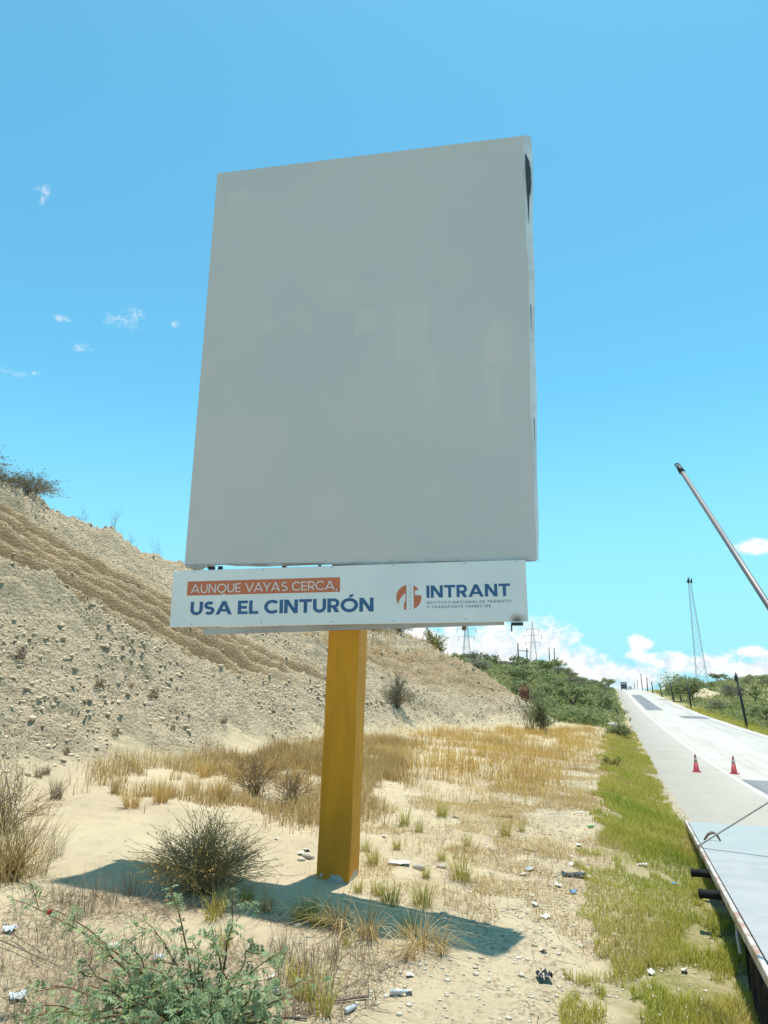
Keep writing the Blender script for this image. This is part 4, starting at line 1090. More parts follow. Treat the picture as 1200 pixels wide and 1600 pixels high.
def limbs(mb, base, tips, r0, wob=.12, seg=4, n=5):
    for tp in tips:
        base = np.array(base, float); tp = np.array(tp, float); pts = []
        for i in range(seg+1):
            f = i/seg; q = base+(tp-base)*f; q = q+np.array([random.uniform(-wob, wob), random.uniform(-wob, wob), 0])*np.linalg.norm(tp-base)*f*(1-f)*2
            q[2] += .18*np.linalg.norm(tp-base)*f*(1-f); pts.append(q)
        mb.tube(pts, [r0*(1-.8*i/seg) for i in range(seg+1)], n)
def tone_const(mb, lo=.2, hi=.8):
    return np.random.default_rng(5).uniform(lo, hi, len(mb.V))
def tree_proto(name, label, cat, group, loc, wd, ht, n, size, mat, flat, seed, trunkh=.35, lob=9, umbrella=False):
    r = np.random.default_rng(seed); root = empty(name, loc, label, cat, group); L_ = []
    loc = np.array(loc)
    for i in range(lob):
        a = r.uniform(0, 6.28); q = wd*.5*math.sqrt(r.random())*.8; hh = ht*(r.uniform(.68, .88) if umbrella else r.uniform(.3, .8))
        if not umbrella: q *= 1.15-.6*(hh/ht)
        L_.append((loc[0]+q*math.cos(a), loc[1]+q*math.sin(a), loc[2]+hh, wd*r.uniform(.13, .26)))
    V, F, tone = leafcloud(n, L_, size, flat, seed)
    V[:, 2] = np.maximum(V[:, 2], loc[2]+.05)
    mb = MB(); th = ht*trunkh; mb.tube([loc-np.array([0, 0, .3]), loc+np.array([.05*wd*r.normal(), .05*wd*r.normal(), th])], [ht*.03, ht*.02], 6)
    limbs(mb, loc+np.array([0, 0, th*.7]), [l[:3] for l in L_], ht*.014)
    mesh_obj('trunk', mb.V, mb.F, MAT['bark'], root, tone=tone_const(mb))
    mesh_obj('crown', V, F, mat, root, tone=tone)
    return root
far = []
for i, (n_, sz, mt, um, flat) in enumerate(((620, .22, 'bush', False, .75), (560, .24, 'bush', True, .45), (500, .20, 'greybush', False, .8), (640, .22, 'bush', False, .7), (420, .20, 'greybush', True, .5), (600, .24, 'bush', True, .5))):
    far.append(dict(args=(4.6, 3.1 if um else 2.7, n_, sz, MAT[mt], flat, 300+i), um=um, mt=mt))
def scatter(pts, scales, kinds, infos):
    """one prototype per kind, the rest copies"""
    proto = {}
    for (x, y), s, k, (lab, cat, grp) in zip(pts, scales, kinds, infos):
        key = k; z = gz(x, y)-.05
        if key not in proto:
            f = far[k]; proto[key] = tree_proto('thorn_bush' if not f['um'] else 'thorn_tree', lab, cat, grp, (0, 0, 0), *f['args'], trunkh=.4 if f['um'] else .2, lob=12, umbrella=f['um'])
            o = proto[key]
        else: o = copy_tree(proto[key])
        o.location = (x, y, z); o.rotation_euler = (0, 0, random.uniform(0, 6.28)); o.scale = (s*random.uniform(.85, 1.25), s*random.uniform(.85, 1.25), s*random.uniform(.8, 1.15))
        o['label'] = lab; o['category'] = cat; o['group'] = grp
def spread_pts(n, xr, yr, ok, mind, seed):
    r = np.random.default_rng(seed); out = []
    for _ in range(60000):
        if len(out) >= n: break
        x = r.uniform(*xr); y = yr[0]+(yr[1]-yr[0])*r.random()**1.4
        if ok(x, y) and all((x-a)**2+(y-b)**2 > (mind*(.6+y/200))**2 for a, b in out): out.append((x, y))
    return out
MX, MY = 22.6, 203.
LH_ = spread_pts(140, (-62, .3), (67, 300), lambda x, y: -x < y*.42 and not (y < 90 and x > -1.6) and not (y < 72 and x > -9), 2.6, 3)
RH_ = spread_pts(135, (16.5, 120), (58, 290), lambda x, y: x < y*.52 and x > 15.5 and math.hypot((x-MX), (y-MY)*.35) > 4.2 and not (y < 110 and x < 17), 2.7, 4)
r_ = random.Random(5)
for P_, lab in ((LH_, 'green hill behind the bare cut'), (RH_, 'plain across the road')):
    pts, sc, kd, inf = [], [], [], []
    for (x, y) in P_:
        k = r_.choice([0, 1, 3, 5, 0, 3, 5, 1, 2, 4] if lab[0] == 'g' else [0, 1, 2, 3, 4, 5, 2, 0])
        if lab[0] == 'g' and y > 160 and r_.random() < .3: k = r_.choice([2, 4])
        f = far[k]; pts.append((x, y)); sc.append(r_.uniform(.55, 1.15)*(1.1 if f['um'] else .95)); kd.append(k)
        d = ('grey dry flat topped thorn tree' if f['um'] else 'grey dry rounded thorn bush') if f['mt'] == 'greybush' else ('green flat topped thorn tree' if f['um'] else 'green rounded thorn bush')
        inf.append((d+' on the '+lab, 'tree' if f['um'] else 'bush', d+'s on the '+lab))
    scatter(pts, sc, kd, inf)
# the big spreading tree by the mast
bx_ = 190*az_of(1062)
tree_proto('thorn_tree', 'largest dark spreading thorn tree beside the radio mast mound', 'tree', None, (bx_, 190, gz(bx_, 190)), 13, 7.0, 4200, .28, MAT['bush'], .6, 350, .35, 26, False)
# understorey scrub
def scrub(xs, ys, hgt, size):
    n = len(xs); r = np.random.default_rng(9); z = terrain(xs, ys)
    k = 5; c = np.repeat(np.stack([xs, ys, z], 1), k, 0)+r.normal(0, 1, (n*k, 3))*np.array([.45, .45, .0]); c[:, 2] += hgt*r.random(n*k)**1.2
    a = r.normal(size=(n*k, 3)); a[:, 2] += .5; a /= np.linalg.norm(a, axis=1)[:, None]; b = np.cross(a, r.normal(size=(n*k, 3))); b /= np.linalg.norm(b, axis=1)[:, None]
    s = size*r.uniform(.5, 1.4, n*k)[:, None]
    V = np.stack([c-a*s, c-b*s*.4, c+a*s, c+b*s*.4], 1).reshape(-1, 3)
    tone = np.clip(.45+.6*fbm(xs*.12, ys*.12, 141, 3)+.35*fbm(xs*.7, ys*.7, 143, 2), 0, 1); tone = np.clip(np.repeat(tone, k)+r.normal(0, .1, n*k), 0, 1)
    tag(mesh_obj('undergrowth', V, np.arange(n*k*4).reshape(-1, 4), MAT['scrub'], tone=np.repeat(tone, 4)), kind='stuff')
n = 22000; ys = 64+(310-64)*rng.random(n)**1.5; xs = 1.2-rng.random(n)*np.minimum(ys*.42, 60); k = (xs < np.where(ys < 85, -.6, 1.0)-.5*rng.random(n)) & ~((ys < 70) & (xs > -6)); scrub(xs[k], ys[k], .9, .25)
n = 24000; ys = 48+(300-48)*rng.random(n)**1.4; xs = 15.2+rng.random(n)*np.minimum(ys*.5, 110); k = np.hypot(xs-MX, (ys-MY)*.35) > 3.0; scrub(xs[k], ys[k], .85, .25)

def crest(y, k=1.12):
    x = float(np.interp(y, TY, TX))-k*float(np.interp(y, HY, HH))/.75; return np.array([x, y, gz(x, y)])
def twig_bush(name, label, cat, p, wd, ht, n, mat, r0=.008, leaf=None, nleaf=0, lsize=.03, seed=1, group=None, part='branches', droop=.1, sub=3):
    r = np.random.default_rng(seed); p = np.array(p, float); root = empty(name, tuple(p), label, cat, group); mb = MB(); tones = []; ends = []
    for i in range(n):
        a = r.uniform(0, 6.28); q = wd*.5*r.random()**.6; q *= 1+.35*math.sin(2*a+seed)*r.random(); h = ht*r.uniform(.45, 1.08)*(1-.45*min(1, q/(wd*.5))**2)*(1+.22*math.sin(3*a+seed*1.3))
        b = p+np.array([r.normal()*wd*.06, r.normal()*wd*.06, -.03]); tp = p+np.array([q*math.cos(a), q*math.sin(a), h])
        m = b+(tp-b)*.5+np.array([-.12*q*math.cos(a), -.12*q*math.sin(a), .08*h])+r.normal(0, .04*wd, 3)*[1, 1, .3]
        tp = tp-np.array([0, 0, droop*q]); v0 = len(mb.V)
        mb.tube([b, b*.4+m*.6, m, (m+tp)/2+r.normal(0, .02*wd, 3), tp], [r0, r0*.85, r0*.7, r0*.5, r0*.2], 3, False)
        for s in range(sub):
            f = r.uniform(.35, .9); q0 = b+(tp-b)*f if f > .5 else m; q0 = m+(tp-m)*max(0, (f-.5)*2)
            e = q0+(tp-b)*r.uniform(.15, .35)+r.normal(0, .10*wd, 3)*[1, 1, .6]
            mb.tube([q0, (q0+e)/2+r.normal(0, .015*wd, 3), e], [r0*.5, r0*.4, r0*.15], 3, False); ends.append((q0, e))
        ends.append((m, tp)); tones += [float(np.clip(r.normal(.5, .25), 0, 1))]*(len(mb.V)-v0)
    # tips lighter than the heart of the bush
    V = np.array(mb.V)
    mesh_obj(part, V, mb.F, mat, root, tone=np.array(tones))
    if leaf is not None and nleaf:
        k = r.integers(0, len(ends), nleaf); A = np.array([e[0] for e in ends])[k]; B = np.array([e[1] for e in ends])[k]
        c = A+(B-A)*r.random(nleaf)[:, None]**.7+r.normal(0, lsize, (nleaf, 3))
        a = r.normal(size=(nleaf, 3)); a /= np.linalg.norm(a, axis=1)[:, None]; b = np.cross(a, r.normal(size=(nleaf, 3))); b /= np.linalg.norm(b, axis=1)[:, None]
        s = lsize*r.uniform(.5, 1.3, nleaf)[:, None]
        mesh_obj('leaves', np.stack([c-a*s, c-b*s*.4, c+a*s, c+b*s*.4], 1).reshape(-1, 3), np.arange(nleaf*4).reshape(-1, 4), leaf, root, tone=np.repeat(np.clip(r.normal(.5, .22, nleaf), 0, 1), 4))
    return root
# along the top of the cut
for y, wd, ht, lb in ((20.4, 3.6, .75, 'leafy grey bush at the very top of the cut slope by the picture edge'), (21.8, 3.6, .7, 'bushy dry shrub on the crest, next to the leafy grey bush'), (23.2, 3.6, .75, 'low brown shrub at the lower end of the crest thicket'), (24.8, 3.4, .75, 'sparse wiry shrub trailing just below the crest thicket')):
    twig_bush('crest_shrub', lb, 'shrub', crest(y, .93), wd, ht, 90, MAT['twig'], .010, MAT['greybush'], 2600, .042, int(y*10))
for i, y in enumerate((28.2, 30.0, 31.2, 33.2, 35.5, 37.5)):
    twig_bush('bare_shrub', 'bare wiry shrub poking above the crest between thicket and billboard', 'shrub', crest(y, .98), .9, 1.45 if i in (1, 3) else .9, 12, MAT['twig'], .006, None, 0, .03, 400+i, 'bare shrubs on the crest', sub=4)
for y, wd, ht, mt, lb in ((52.6, 2.6, 2.2, 'bush', 'dark leafy bush on the crest directly beside the amber post'), (54.0, 3.0, 2.4, 'bush', 'open branched green bush in the middle of the crest behind the post'), (55.4, 2.6, 1.7, 'bush', 'spreading olive bush on the crest where the slope starts to drop')):
    twig_bush('crest_bush', lb, 'bush', crest(y, 1.0), wd, ht, 50, MAT['twig'], .02, MAT[mt], 1800, .075, int(y*10))
q = crest(58.3, 1.3); twig_bush('bright_bush', 'bright yellow green bush at the far end of the bare slope', 'bush', q, 3.0, 1.9, 40, MAT['twig'], .02, MAT['lime'], 2200, .09, 451)
q = hit(622, 1104); twig_bush('slope_bush', 'olive grey bush growing alone on the bare slope right of the post', 'bush', q, 2.2, 1.7, 70, MAT['twig'], .014, MAT['greybush'], 2600, .055, 453)
o_ = q
q = hit(848, 1146); twig_bush('upright_bush', 'upright dark green bush at the foot of the slope end', 'bush', q, 2.3, 2.5, 40, MAT['twig'], .022, MAT['bush'], 2200, .085, 455)
q = hit(828, 1141); rb_ = twig_bush('withered_bush', 'withered bush with a reddish dead branch beside the upright dark bush', 'bush', q, 2.4, 3.0, 16, MAT['twig'], .022, MAT['greybush'], 500, .07, 457)
V, F, tn = leafcloud(260, [(q[0]-.32, q[1], q[2]+2.6, .42), (q[0]-.25, q[1], q[2]+2.35, .40)], .12, 1.2, 31); mesh_obj('dead_branch', V, F, MAT['redleaf'], rb_, tone=tn)
q = hit(967, 1151); twig_bush('verge_bush', 'low rounded green bush at the edge of the road', 'bush', q, 2.2, 1.0, 40, MAT['twig'], .012, MAT['bush'], 2600, .07, 459)
q = hit(957, 1198); twig_bush('verge_weed', 'small leafy green weed among the verge grass', 'plant', q, .8, .55, 20, MAT['stem'], .006, MAT['lime'], 700, .035, 461)
# foreground shrubs
q = hit(318, 1392)
twig_bush('dark_bush', 'large dark dry bush half in the shadow of the billboard', 'bush', q, 1.75, .84, 260, MAT['darktwig'], .006, MAT['gold'], 3200, .018, 471, None, 'branches', .05, 5)
q = hit(455, 1262); twig_bush('brown_bush', 'brown dry bush with a dark heart close behind the amber post', 'bush', q, 1.25, .85, 110, MAT['twig'], .006, MAT['gold'], 900, .02, 473, None, 'branches', .08, 3)
q = hit(398, 1242); twig_bush('brown_bush', 'tawny dry bush at the slope foot above the large dark bush', 'bush', q, 1.5, 1.0, 110, MAT['twig'], .006, MAT['gold'], 1100, .02, 475, None, 'branches', .08, 3)

def tuft_mesh(n, h, wd, lean, rad_, curve=.6, nseg=4, seed=0):
    global rng
    keep = rng; rng = np.random.default_rng(seed)
    a = rng.uniform(0, 6.28, n); q = rad_*np.sqrt(rng.random(n)); b = np.stack([q*np.cos(a), q*np.sin(a), np.full(n, -.01)], 1)
    V, F, idx = blades(b, h*rng.uniform(.45, 1.1, n), wd*rng.uniform(.6, 1.2, n), lean*rng.uniform(.2, 1.4, n), nseg, curve, a+rng.normal(0, .7, n))
    tone = np.clip(rng.normal(.5, .24, n), 0, 1)[idx]; rng = keep
    return V, F, tone
def tuft(name, cat, q, n, h, wd, lean, rad_, mat, label, group=None, curve=.6, seed=0):
    V, F, tone = tuft_mesh(n, h, wd, lean, rad_, curve, 4, seed)
    o = mesh_obj(name, V, F, mat, tone=tone); o.location = q; return tag(o, label, cat, group)
def repeats(proto, pix, label, group):
    for i, (u, v, s) in enumerate(pix):
        o = proto if i == 0 else proto.copy()
        if i: COL.objects.link(o)
        o.location = hit(u, v); o.rotation_euler = (0, 0, random.uniform(0, 6.28)); o.scale = (s, s, s*random.uniform(.85, 1.15)); o['label'] = label; o['group'] = group
g1 = tuft('grass_tuft', 'grass tuft', (0, 0, 0), 105, .52, .0085, .85, .10, MAT['tuft'], 'x', None, .6, 501)
repeats(g1, [(632, 1290, .85), (690, 1276, .95), (655, 1300, .6), (730, 1322, .6), (720, 1376, 1.15), (690, 1345, .5), (790, 1308, .85), (583, 1352, .75), (572, 1330, .6), (815, 1300, .5), (665, 1372, .5), (620, 1328, .5), (560, 1395, .5)],
        'yellow green grass tuft on the sand to the road side of the amber post', 'yellow green tufts around the post')
g2 = tuft('dry_tuft', 'grass tuft', (0, 0, 0), 150, .66, .0085, .65, .17, MAT['gold'], 'x', None, .5, 503)
repeats(g2, [(420, 1215, 1.0), (345, 1250, .95), (470, 1225, .9), (300, 1240, .7), (250, 1255, .75), (205, 1262, .8), (500, 1210, .7), (372, 1215, .8), (440, 1195, .9), (390, 1200, .8), (320, 1215, .8), (480, 1270, .6)],
        'tall golden dry grass tuft at the foot of the bare slope', 'golden tufts at the slope foot')
g3 = tuft('straw_clump', 'grass tuft', (0, 0, 0), 110, .62, .009, 1.25, .10, MAT['straw'], 'x', None, .9, 505)
repeats(g3, [(480, 1432, .8), (530, 1452, 1.0), (575, 1466, 1.0), (655, 1480, 1.0), (690, 1490, .6), (415, 1425, .7), (345, 1420, .6), (640, 1500, .6)], 'bent pale straw clump sprawling along the edge of the billboard shadow', 'straw clumps at the shadow edge')
g4 = tuft('shadow_tuft', 'grass tuft', (0, 0, 0), 120, .40, .010, .75, .14, MAT['tuft'], 'x', None, .7, 507)
repeats(g4, [(610, 1412, .85), (660, 1416, .85), (500, 1446, .9), (470, 1440, .7), (590, 1398, .6), (640, 1462, .7), (385, 1408, .6)], 'dull green grass tuft at the shaded base of the billboard', 'tufts in the billboard shadow')
g5 = tuft('brown_tuft', 'grass tuft', (0, 0, 0), 90, .40, .010, .5, .10, MAT['twig'], 'x', None, .5, 509)
repeats(g5, [(88, 1248, 1.0), (72, 1210, .7), (104, 1180, .6), (240, 1090, 1.0), (156, 1072, .9), (60, 1215, .7), (180, 1150, .7), (270, 1140, .6), (32, 1030, 1.0), (205, 1075, .6), (350, 1130, .8), (180, 1240, .8)], 'small brown dry tuft scattered on the stony slope', 'brown tufts on the stony slope')
g6 = tuft('stalk_clump', 'grass tuft', (0, 0, 0), 40, .55, .007, .4, .12, MAT['twig'], 'x', None, .3, 511)
repeats(g6, [(205, 1400, .9), (175, 1412, .7), (110, 1420, .8), (95, 1412, .8), (130, 1432, .8), (445, 1500, .8), (480, 1520, .9), (505, 1560, 1.0), (430, 1560, .8), (455, 1590, .8), (520, 1505, .7), (150, 1405, .7), (560, 1500, .6), (85, 1340, .9)], 'thin brown stalks standing upright in open sand', 'stalks in the open sand')
g7 = tuft('young_tuft', 'grass tuft', (0, 0, 0), 60, .42, .011, .6, .10, MAT['tuft'], 'x', None, .6, 513)
repeats(g7, [(470, 1560, 1.0), (350, 1480, .6), (500, 1585, .9), (340, 1430, .8), (460, 1530, .6), (330, 1440, .6), (540, 1480, .5)], 'loose yellowing grass tuft on the bright sand in front of the shadow', 'yellowing tufts in front of the shadow')
q = hit(12, 1372); t_ = empty('dry_bush', tuple(q), 'tall tawny dry bush cut off by the picture edge beside bare sand', 'bush')
V, F, tn = tuft_mesh(260, .88, .0075, .75, .45, .5, 5, 521); mesh_obj('stems', V+q, F, MAT['straw'], t_, tone=tn)
twigs = MB(); rr = np.random.default_rng(3)
for i in range(170):
    a = rr.uniform(0, 6.28); e = q+np.array([.75*math.cos(a)*rr.random(), .75*math.sin(a)*rr.random(), rr.uniform(.2, .85)]); twigs.tube([q+rr.normal(0, .1, 3)*[1, 1, 0], (q+e)/2+rr.normal(0, .08, 3), e], [.007, .005, .002], 3, False)
mesh_obj('twigs', twigs.V, twigs.F, MAT['straw'], t_, tone=tone_const(twigs))
q = hit(-40, 1300); twig_bush('brown_bush', 'brown twiggy bush against the picture edge below the stony slope', 'bush', hit(8, 1300), 1.6, 1.1, 90, MAT['twig'], .006, MAT['gold'], 900, .02, 523, None, 'branches', .08, 3)

# flowering acacia shrub nearest the viewer
ab = hit(318, 1655); ab = np.array([ab[0], ab[1], gz(ab[0], ab[1])])
AC = empty('acacia_shrub', tuple(ab), 'feathery blue green acacia shrub with arching red brown stems', 'shrub')
adist = float((ab-CO)@CF)
tipspec = [((75, 1418), 1.10), ((15, 1405), 1.14), ((150, 1470), 1.02), ((265, 1385), 1.13), ((228, 1440), 1.05), ((365, 1388), 1.14), ((330, 1450), 1.06), ((432, 1492), 1.05), ((395, 1470), 1.08), ((480, 1530), 1.0),
           ((60, 1540), .98), ((30, 1590), .95), ((120, 1520), 1.0), ((190, 1500), 1.0), ((445, 1560), .97), ((300, 1500), .98), ((250, 1520), .96), ((350, 1530), .96), ((400, 1540), .95), ((100, 1580), .93), ((160, 1560), .94), ((220, 1560), .92), ((290, 1560), .9), ((420, 1590), .93), ((340, 1580), .9), ((200, 1590), .9), ((20, 1640), .95), ((480, 1620), .93), ((120, 1640), .88), ((260, 1620), .88), ((380, 1630), .9)] + [((u_, v_), k_) for u_, v_, k_ in ((70, 1570, .93), (140, 1540, .97), (180, 1530, .98), (210, 1535, .96), (240, 1550, .94), (270, 1535, .95), (310, 1540, .95), (330, 1555, .93), (370, 1560, .94), (150, 1590, .9), (180, 1600, .89), (240, 1600, .88), (280, 1595, .88), (310, 1605, .88), (350, 1610, .89), (90, 1610, .9), (60, 1630, .9), (200, 1640, .86), (320, 1640, .86), (420, 1545, .97), (300, 1470, 1.02), (205, 1470, 1.02))]
mb = MB(); ra = np.random.default_rng(17); nodes = []; tones = []
for (u, v), k in tipspec:
    tp = ondepth(u, v, adist*k); tp[2] = max(tp[2], gz(tp[0], tp[1])+.12)
    b = ab+np.array([ra.normal()*.07, ra.normal()*.07, -.03]); L_ = np.linalg.norm(tp-b)
    m1 = b+(tp-b)*.35+np.array([0, 0, .16*L_])+ra.normal(0, .03, 3); m2 = b+(tp-b)*.7+np.array([0, 0, .12*L_])+ra.normal(0, .03, 3)
    ts = np.linspace(0, 1, 12); P_ = [((1-t)**3)*b+3*((1-t)**2)*t*m1+3*(1-t)*t*t*m2+t**3*tp for t in ts]
    P_ = [p+ra.normal(0, .008, 3) for p in P_]; v0 = len(mb.V)
    mb.tube(P_, [.011*(1-.85*t)+.0015 for t in ts], 6, False); tones += [float(ra.random())]*(len(mb.V)-v0)
    for i in range(3, 12):
        d = P_[min(i+1, 11)]-P_[i-1]; d /= np.linalg.norm(d)+1e-9; nodes.append((P_[i], d, 1.0-.35*(i/11)))
        if i % 3 == 0 and i < 11:
            s = d*.5+ra.normal(0, .6, 3); s[2] = abs(s[2])*.6; s /= np.linalg.norm(s); ln = ra.uniform(.14, .34); v0 = len(mb.V)
            Q = [P_[i]+s*ln*f+np.array([0, 0, -.05*f*f]) for f in (0, .33, .66, 1)]; mb.tube(Q, [.004, .003, .0025, .0012], 4, False); tones += [float(ra.random())]*(len(mb.V)-v0)
            for f in (1, 2, 3): nodes.append((Q[f], s, .85))
mesh_obj('stems', mb.V, mb.F, MAT['stem'], AC, tone=np.array(tones))
LV, LT_ = [], []
for p, d, sc in nodes:
    for j in range(3):
        ax = d*.45+ra.normal(0, .75, 3); ax[2] -= .05; ax /= np.linalg.norm(ax); ln = .105*sc*ra.uniform(.7, 1.25); sdv = np.cross(ax, [0, 0, 1.]); sdv /= np.linalg.norm(sdv)+1e-9; nv_ = np.cross(sdv, ax)
        tn = float(np.clip(ra.normal(.48, .18), 0, 1))
        for i in range(6):
            f = .18+.8*i/5; c = p+ax*ln*f+np.array([0, 0, -.35*ln*f*f])
            for sg in (-1, 1):
                l = ln*.46*(1-.35*f)*ra.uniform(.8, 1.15); dirn = sdv*sg*.85+ax*.45+np.array([0, 0, -.42])+ra.normal(0, .12, 3); dirn /= np.linalg.norm(dirn)
                wv_ = np.cross(dirn, nv_); wv_ = wv_/(np.linalg.norm(wv_)+1e-9)*l*.20
                LV += [c, c+dirn*l*.5-wv_, c+dirn*l, c+dirn*l*.5+wv_]; LT_ += [float(np.clip(tn+ra.normal(0, .08), 0, 1))]*4
mesh_obj('leaves', np.array(LV), np.arange(len(LV)).reshape(-1, 4), MAT['acacia'], AC, tone=np.array(LT_))
tp = ondepth(77, 1425, adist*1.085)
v, f = ico(); fr_ = np.concatenate([v*.022*(1+.2*ra.random((12, 1)))+tp, v*.014+tp+[.012, 0, .012]]); ff = np.concatenate([f, f+12])
mesh_obj('red_bloom', fr_, ff, simple('red_bloom', (.42, .035, .025), .7, .4, 60), AC, True)
# fallen stems and dead sticks
def stick(pix, r, label, lift=.02, mat='wood'):
    pts = [hit(*p_)+np.array([0, 0, lift+random.uniform(0, .015)]) for p_ in pix]; r *= .6; o = MB(); o.tube(pts, [r*(1-.6*i/(len(pts)-1)) for i in range(len(pts))], 6)
    q = o.build('dead_stick', MAT[mat], None, True, loc=tuple(pts[0])); tag(q, label, 'stick')
stick([(575, 1562), (520, 1568), (465, 1563), (425, 1555)], .022, 'long dead branch lying on sand beside the acacia shrub', .02)
stick([(480, 1596), (420, 1594), (370, 1598)], .02, 'thick dead branch low in front of the acacia shrub', .02)
stick([(560, 1535), (530, 1550), (505, 1572)], .012, 'short forked dead twig on open sand near the long dead branch', .015)
stick([(0, 1480), (50, 1500), (90, 1520), (115, 1536)], .012, 'slender grey dead branch slanting down beside the acacia shrub', .05)
stick([(20, 1470), (70, 1505), (105, 1512)], .009, 'thin curved dead twig above the slender grey branch', .06)
stick([(818, 1329), (835, 1334), (848, 1326)], .02, 'small dark forked stick on the pale verge near blue rubbish', .02)
stick([(775, 1262), (800, 1264)], .03, 'short thick stick lying flat above the cardboard piece', .02)

# ------------------------------------------------------------------ litter and loose stones
def crumple(size, n, amp, seed, asp=1.):
    r = np.random.default_rng(seed); g = np.linspace(-.5, .5, n); A, B = np.meshgrid(g, g); a = r.uniform(0, 6)
    Z = amp*size*(fbm(A*5+seed, B*5, seed, 3)+.6*np.abs(A)*r.uniform(-1, 1.4)+.5*np.abs(B)*r.uniform(-.6, 1.2)); Z = Z-Z.min()
    k = 1+.25*fbm(A*3+9, B*3+seed, seed+7, 2)
    V = np.stack([(A*size*k*asp).ravel(), (B*size*k).ravel(), Z.ravel()+.003], 1)
    i = (np.arange(n-1)[:, None]*n+np.arange(n-1)).ravel(); return V, np.stack([i, i+1, i+n+1, i+n], 1)
protos = []
for s in range(4):
    V, F = crumple(.105, 8, .34, 600+s, 1.35); o = mesh_obj('paper_scrap', V, F, MAT['white']); protos.append(o)
scr = [(432, 1312), (425, 1528), (1000, 1560), (960, 1462), (1082, 1322), (640, 1526), (905, 1322), (892, 1340), (893, 1352), (818, 1368), (860, 1385), (872, 1385), (835, 1415), (853, 1434), (850, 1488), (1018, 1522), (1015, 1545), (1022, 1560), (1070, 1520), (905, 1352), (920, 1372), (865, 1190), (892, 1214), (908, 1270), (960, 1180), (985, 1182), (815, 1162), (745, 1252), (730, 1220), (712, 1278), (640, 1553), (1040, 1484), (1000, 1353), (600, 1308), (720, 1195), (480, 1330), (760, 1200), (900, 1190), (880, 1245)]
for i, (u, v) in enumerate(scr):
    o = protos[i] if i < 4 else protos[i % 4].copy()
    if i >= 4: COL.objects.link(o)
    o.location = hit(u, v)+np.array([0, 0, .012]); s = random.uniform(.35, .85)*(1.4 if v < 1260 else .75 if v > 1450 else 1); o.scale = (s, s, s*random.uniform(.8, 1.4)); o.rotation_euler = (random.uniform(-.3, .3), random.uniform(-.3, .3), random.uniform(0, 6.28))
    tag(o, 'crumpled white paper scrap blown onto the sandy verge', 'litter', 'white paper scraps on the verge')
def scrap(name, u, v, size, mat, label, amp=.7, asp=1.3, seed=0):
    V, F = crumple(size*.62, 10, amp*.5, 700+seed, asp); o = mesh_obj(name, V, F, mat); o.location = hit(u, v)+np.array([0, 0, .012]); o.rotation_euler = (0, 0, random.uniform(0, 6)); return tag(o, label, 'litter')
scrap('paper_sheet', 624, 1351, .30, MAT['white'], 'largest white paper sheet lying behind the tuft beside the amber post', .35, 1.7, 1)
scrap('plastic_bag', 15, 1456, .18, MAT['bottle'], 'crumpled clear plastic bag on sand by the picture edge', .9, 1.2, 2)
scrap('plastic_bag', 28, 1562, .18, MAT['bottle'], 'pale torn plastic bag below the dead branches near the acacia', .9, 1.2, 3)
scrap('plastic_bag', 22, 1352, .24, MAT['bottle'], 'whitish plastic bag caught at the foot of the tawny bush', .9, 1.2, 4)
scrap('paper_strip', 178, 1482, .22, MAT['white'], 'white folded paper strip behind the acacia stems', .6, .7, 5)
scrap('plastic_cup', 248, 1502, .17, MAT['bottle'], 'clear crushed plastic cup among the acacia leaves', 1., 1., 6)
scrap('black_bag', 851, 1532, .24, MAT['blackbag'], 'crumpled black plastic bag on the verge', 1.2, 1., 7)
scrap('black_bag', 897, 1369, .30, MAT['blackbag'], 'flat torn black plastic strip on the verge near white scraps', .35, 2.0, 8)
scrap('card_piece', 783, 1276, .34, MAT['card'], 'brown cardboard piece lying behind a golden tuft', .3, 2.4, 9)
scrap('blue_wrapper', 896, 1397, .17, MAT['blue'], 'blue plastic wrapper on the pale verge', .9, .8, 10)
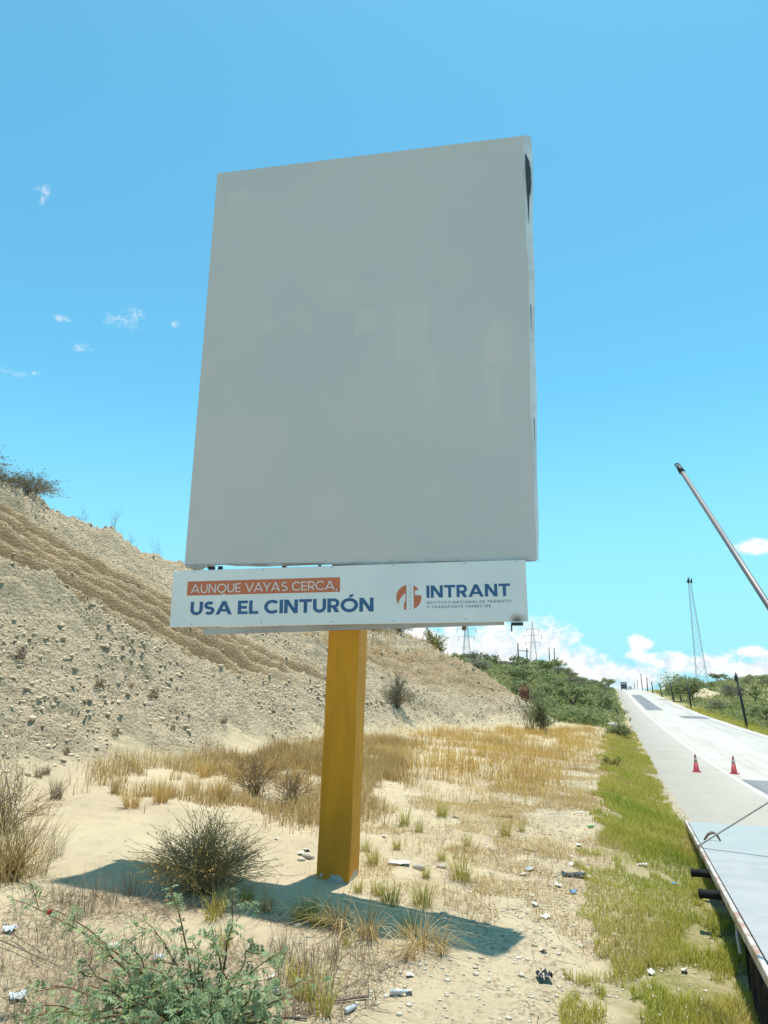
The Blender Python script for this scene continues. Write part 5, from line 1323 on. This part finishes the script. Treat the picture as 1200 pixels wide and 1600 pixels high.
scrap('blue_wrapper', 828, 1360, .17, MAT['bottle'], 'pale blue crushed bottle piece on sand near the forked stick', .6, 1.5, 11)
scrap('foam_piece', 470, 1336, .16, MAT['white'], 'white foam piece beside stones close behind the post', .8, 1., 12)
scrap('can', 1008, 1354, .14, MAT['bottle'], 'silvery crushed can in the green verge', .9, .9, 13)
scrap('dark_wrapper', 1054, 1382, .14, MAT['blue'], 'dark blue wrapper in the green verge near the rollers', .5, 1.3, 14)
def bottle(u, v, mat, label, az_):
    q = hit(u, v)+np.array([0, 0, .035]); r = empty('bottle', tuple(q), label, 'bottle')
    m = MB(); m.lathe(q, [(.0, -.11), (.03, -.11), (.034, -.10), (.034, .03), (.028, .06), (.012, .09), (.012, .105)], 14, axis=0); m.build('body', MAT[mat], r, True)
    m = MB(); m.lathe(q, [(.0, .105), (.014, .105), (.014, .125), (.0, .125)], 12, axis=0); m.build('cap', MAT['blue'], r); r.rotation_euler = (0, 0, az_); r.scale = (.7, .7, .7)
bottle(924, 1294, 'greenp', 'green plastic bottle lying on the pale verge', .5)
bottle(548, 1582, 'bottle', 'clear plastic bottle near the bottom edge of the sand', 1.2)
bottle(622, 1556, 'bottle', 'clear plastic bottle with blue cap on the open sand', .3)
bottle(432, 1554, 'bottle', 'clear plastic bottle beside the long dead branch', 2.2)
v, f = ico()
def stone(u, v_, size, label):
    a = v*size*(1+.5*(np.random.default_rng(int(u)).random((12, 1))-.4))*np.array([1.2, .9, .65]); o = mesh_obj('stone', a, f, MAT['stone']); o.location = hit(u, v_)+np.array([0, 0, size*.2]); tag(o, label, 'stone')
for u, v_, s, lb in ((481, 1340, .10, 'largest pale stone close behind the amber post'), (470, 1345, .06, 'small pale stone touching the largest stone behind the post'), (722, 1368, .09, 'grey stone next to the big yellow green tuft'), (655, 1358, .10, 'half buried grey stone between paper sheet and tuft'), (690, 1356, .07, 'flat grey stone in line with the paper sheet'), (990, 1136, .5, 'pale boulder at the roadside near the rounded green bush'), (465, 1448, .05, 'round pale stone at the shadow edge')):
    stone(u if u != 990 else 958, v_, s, lb)
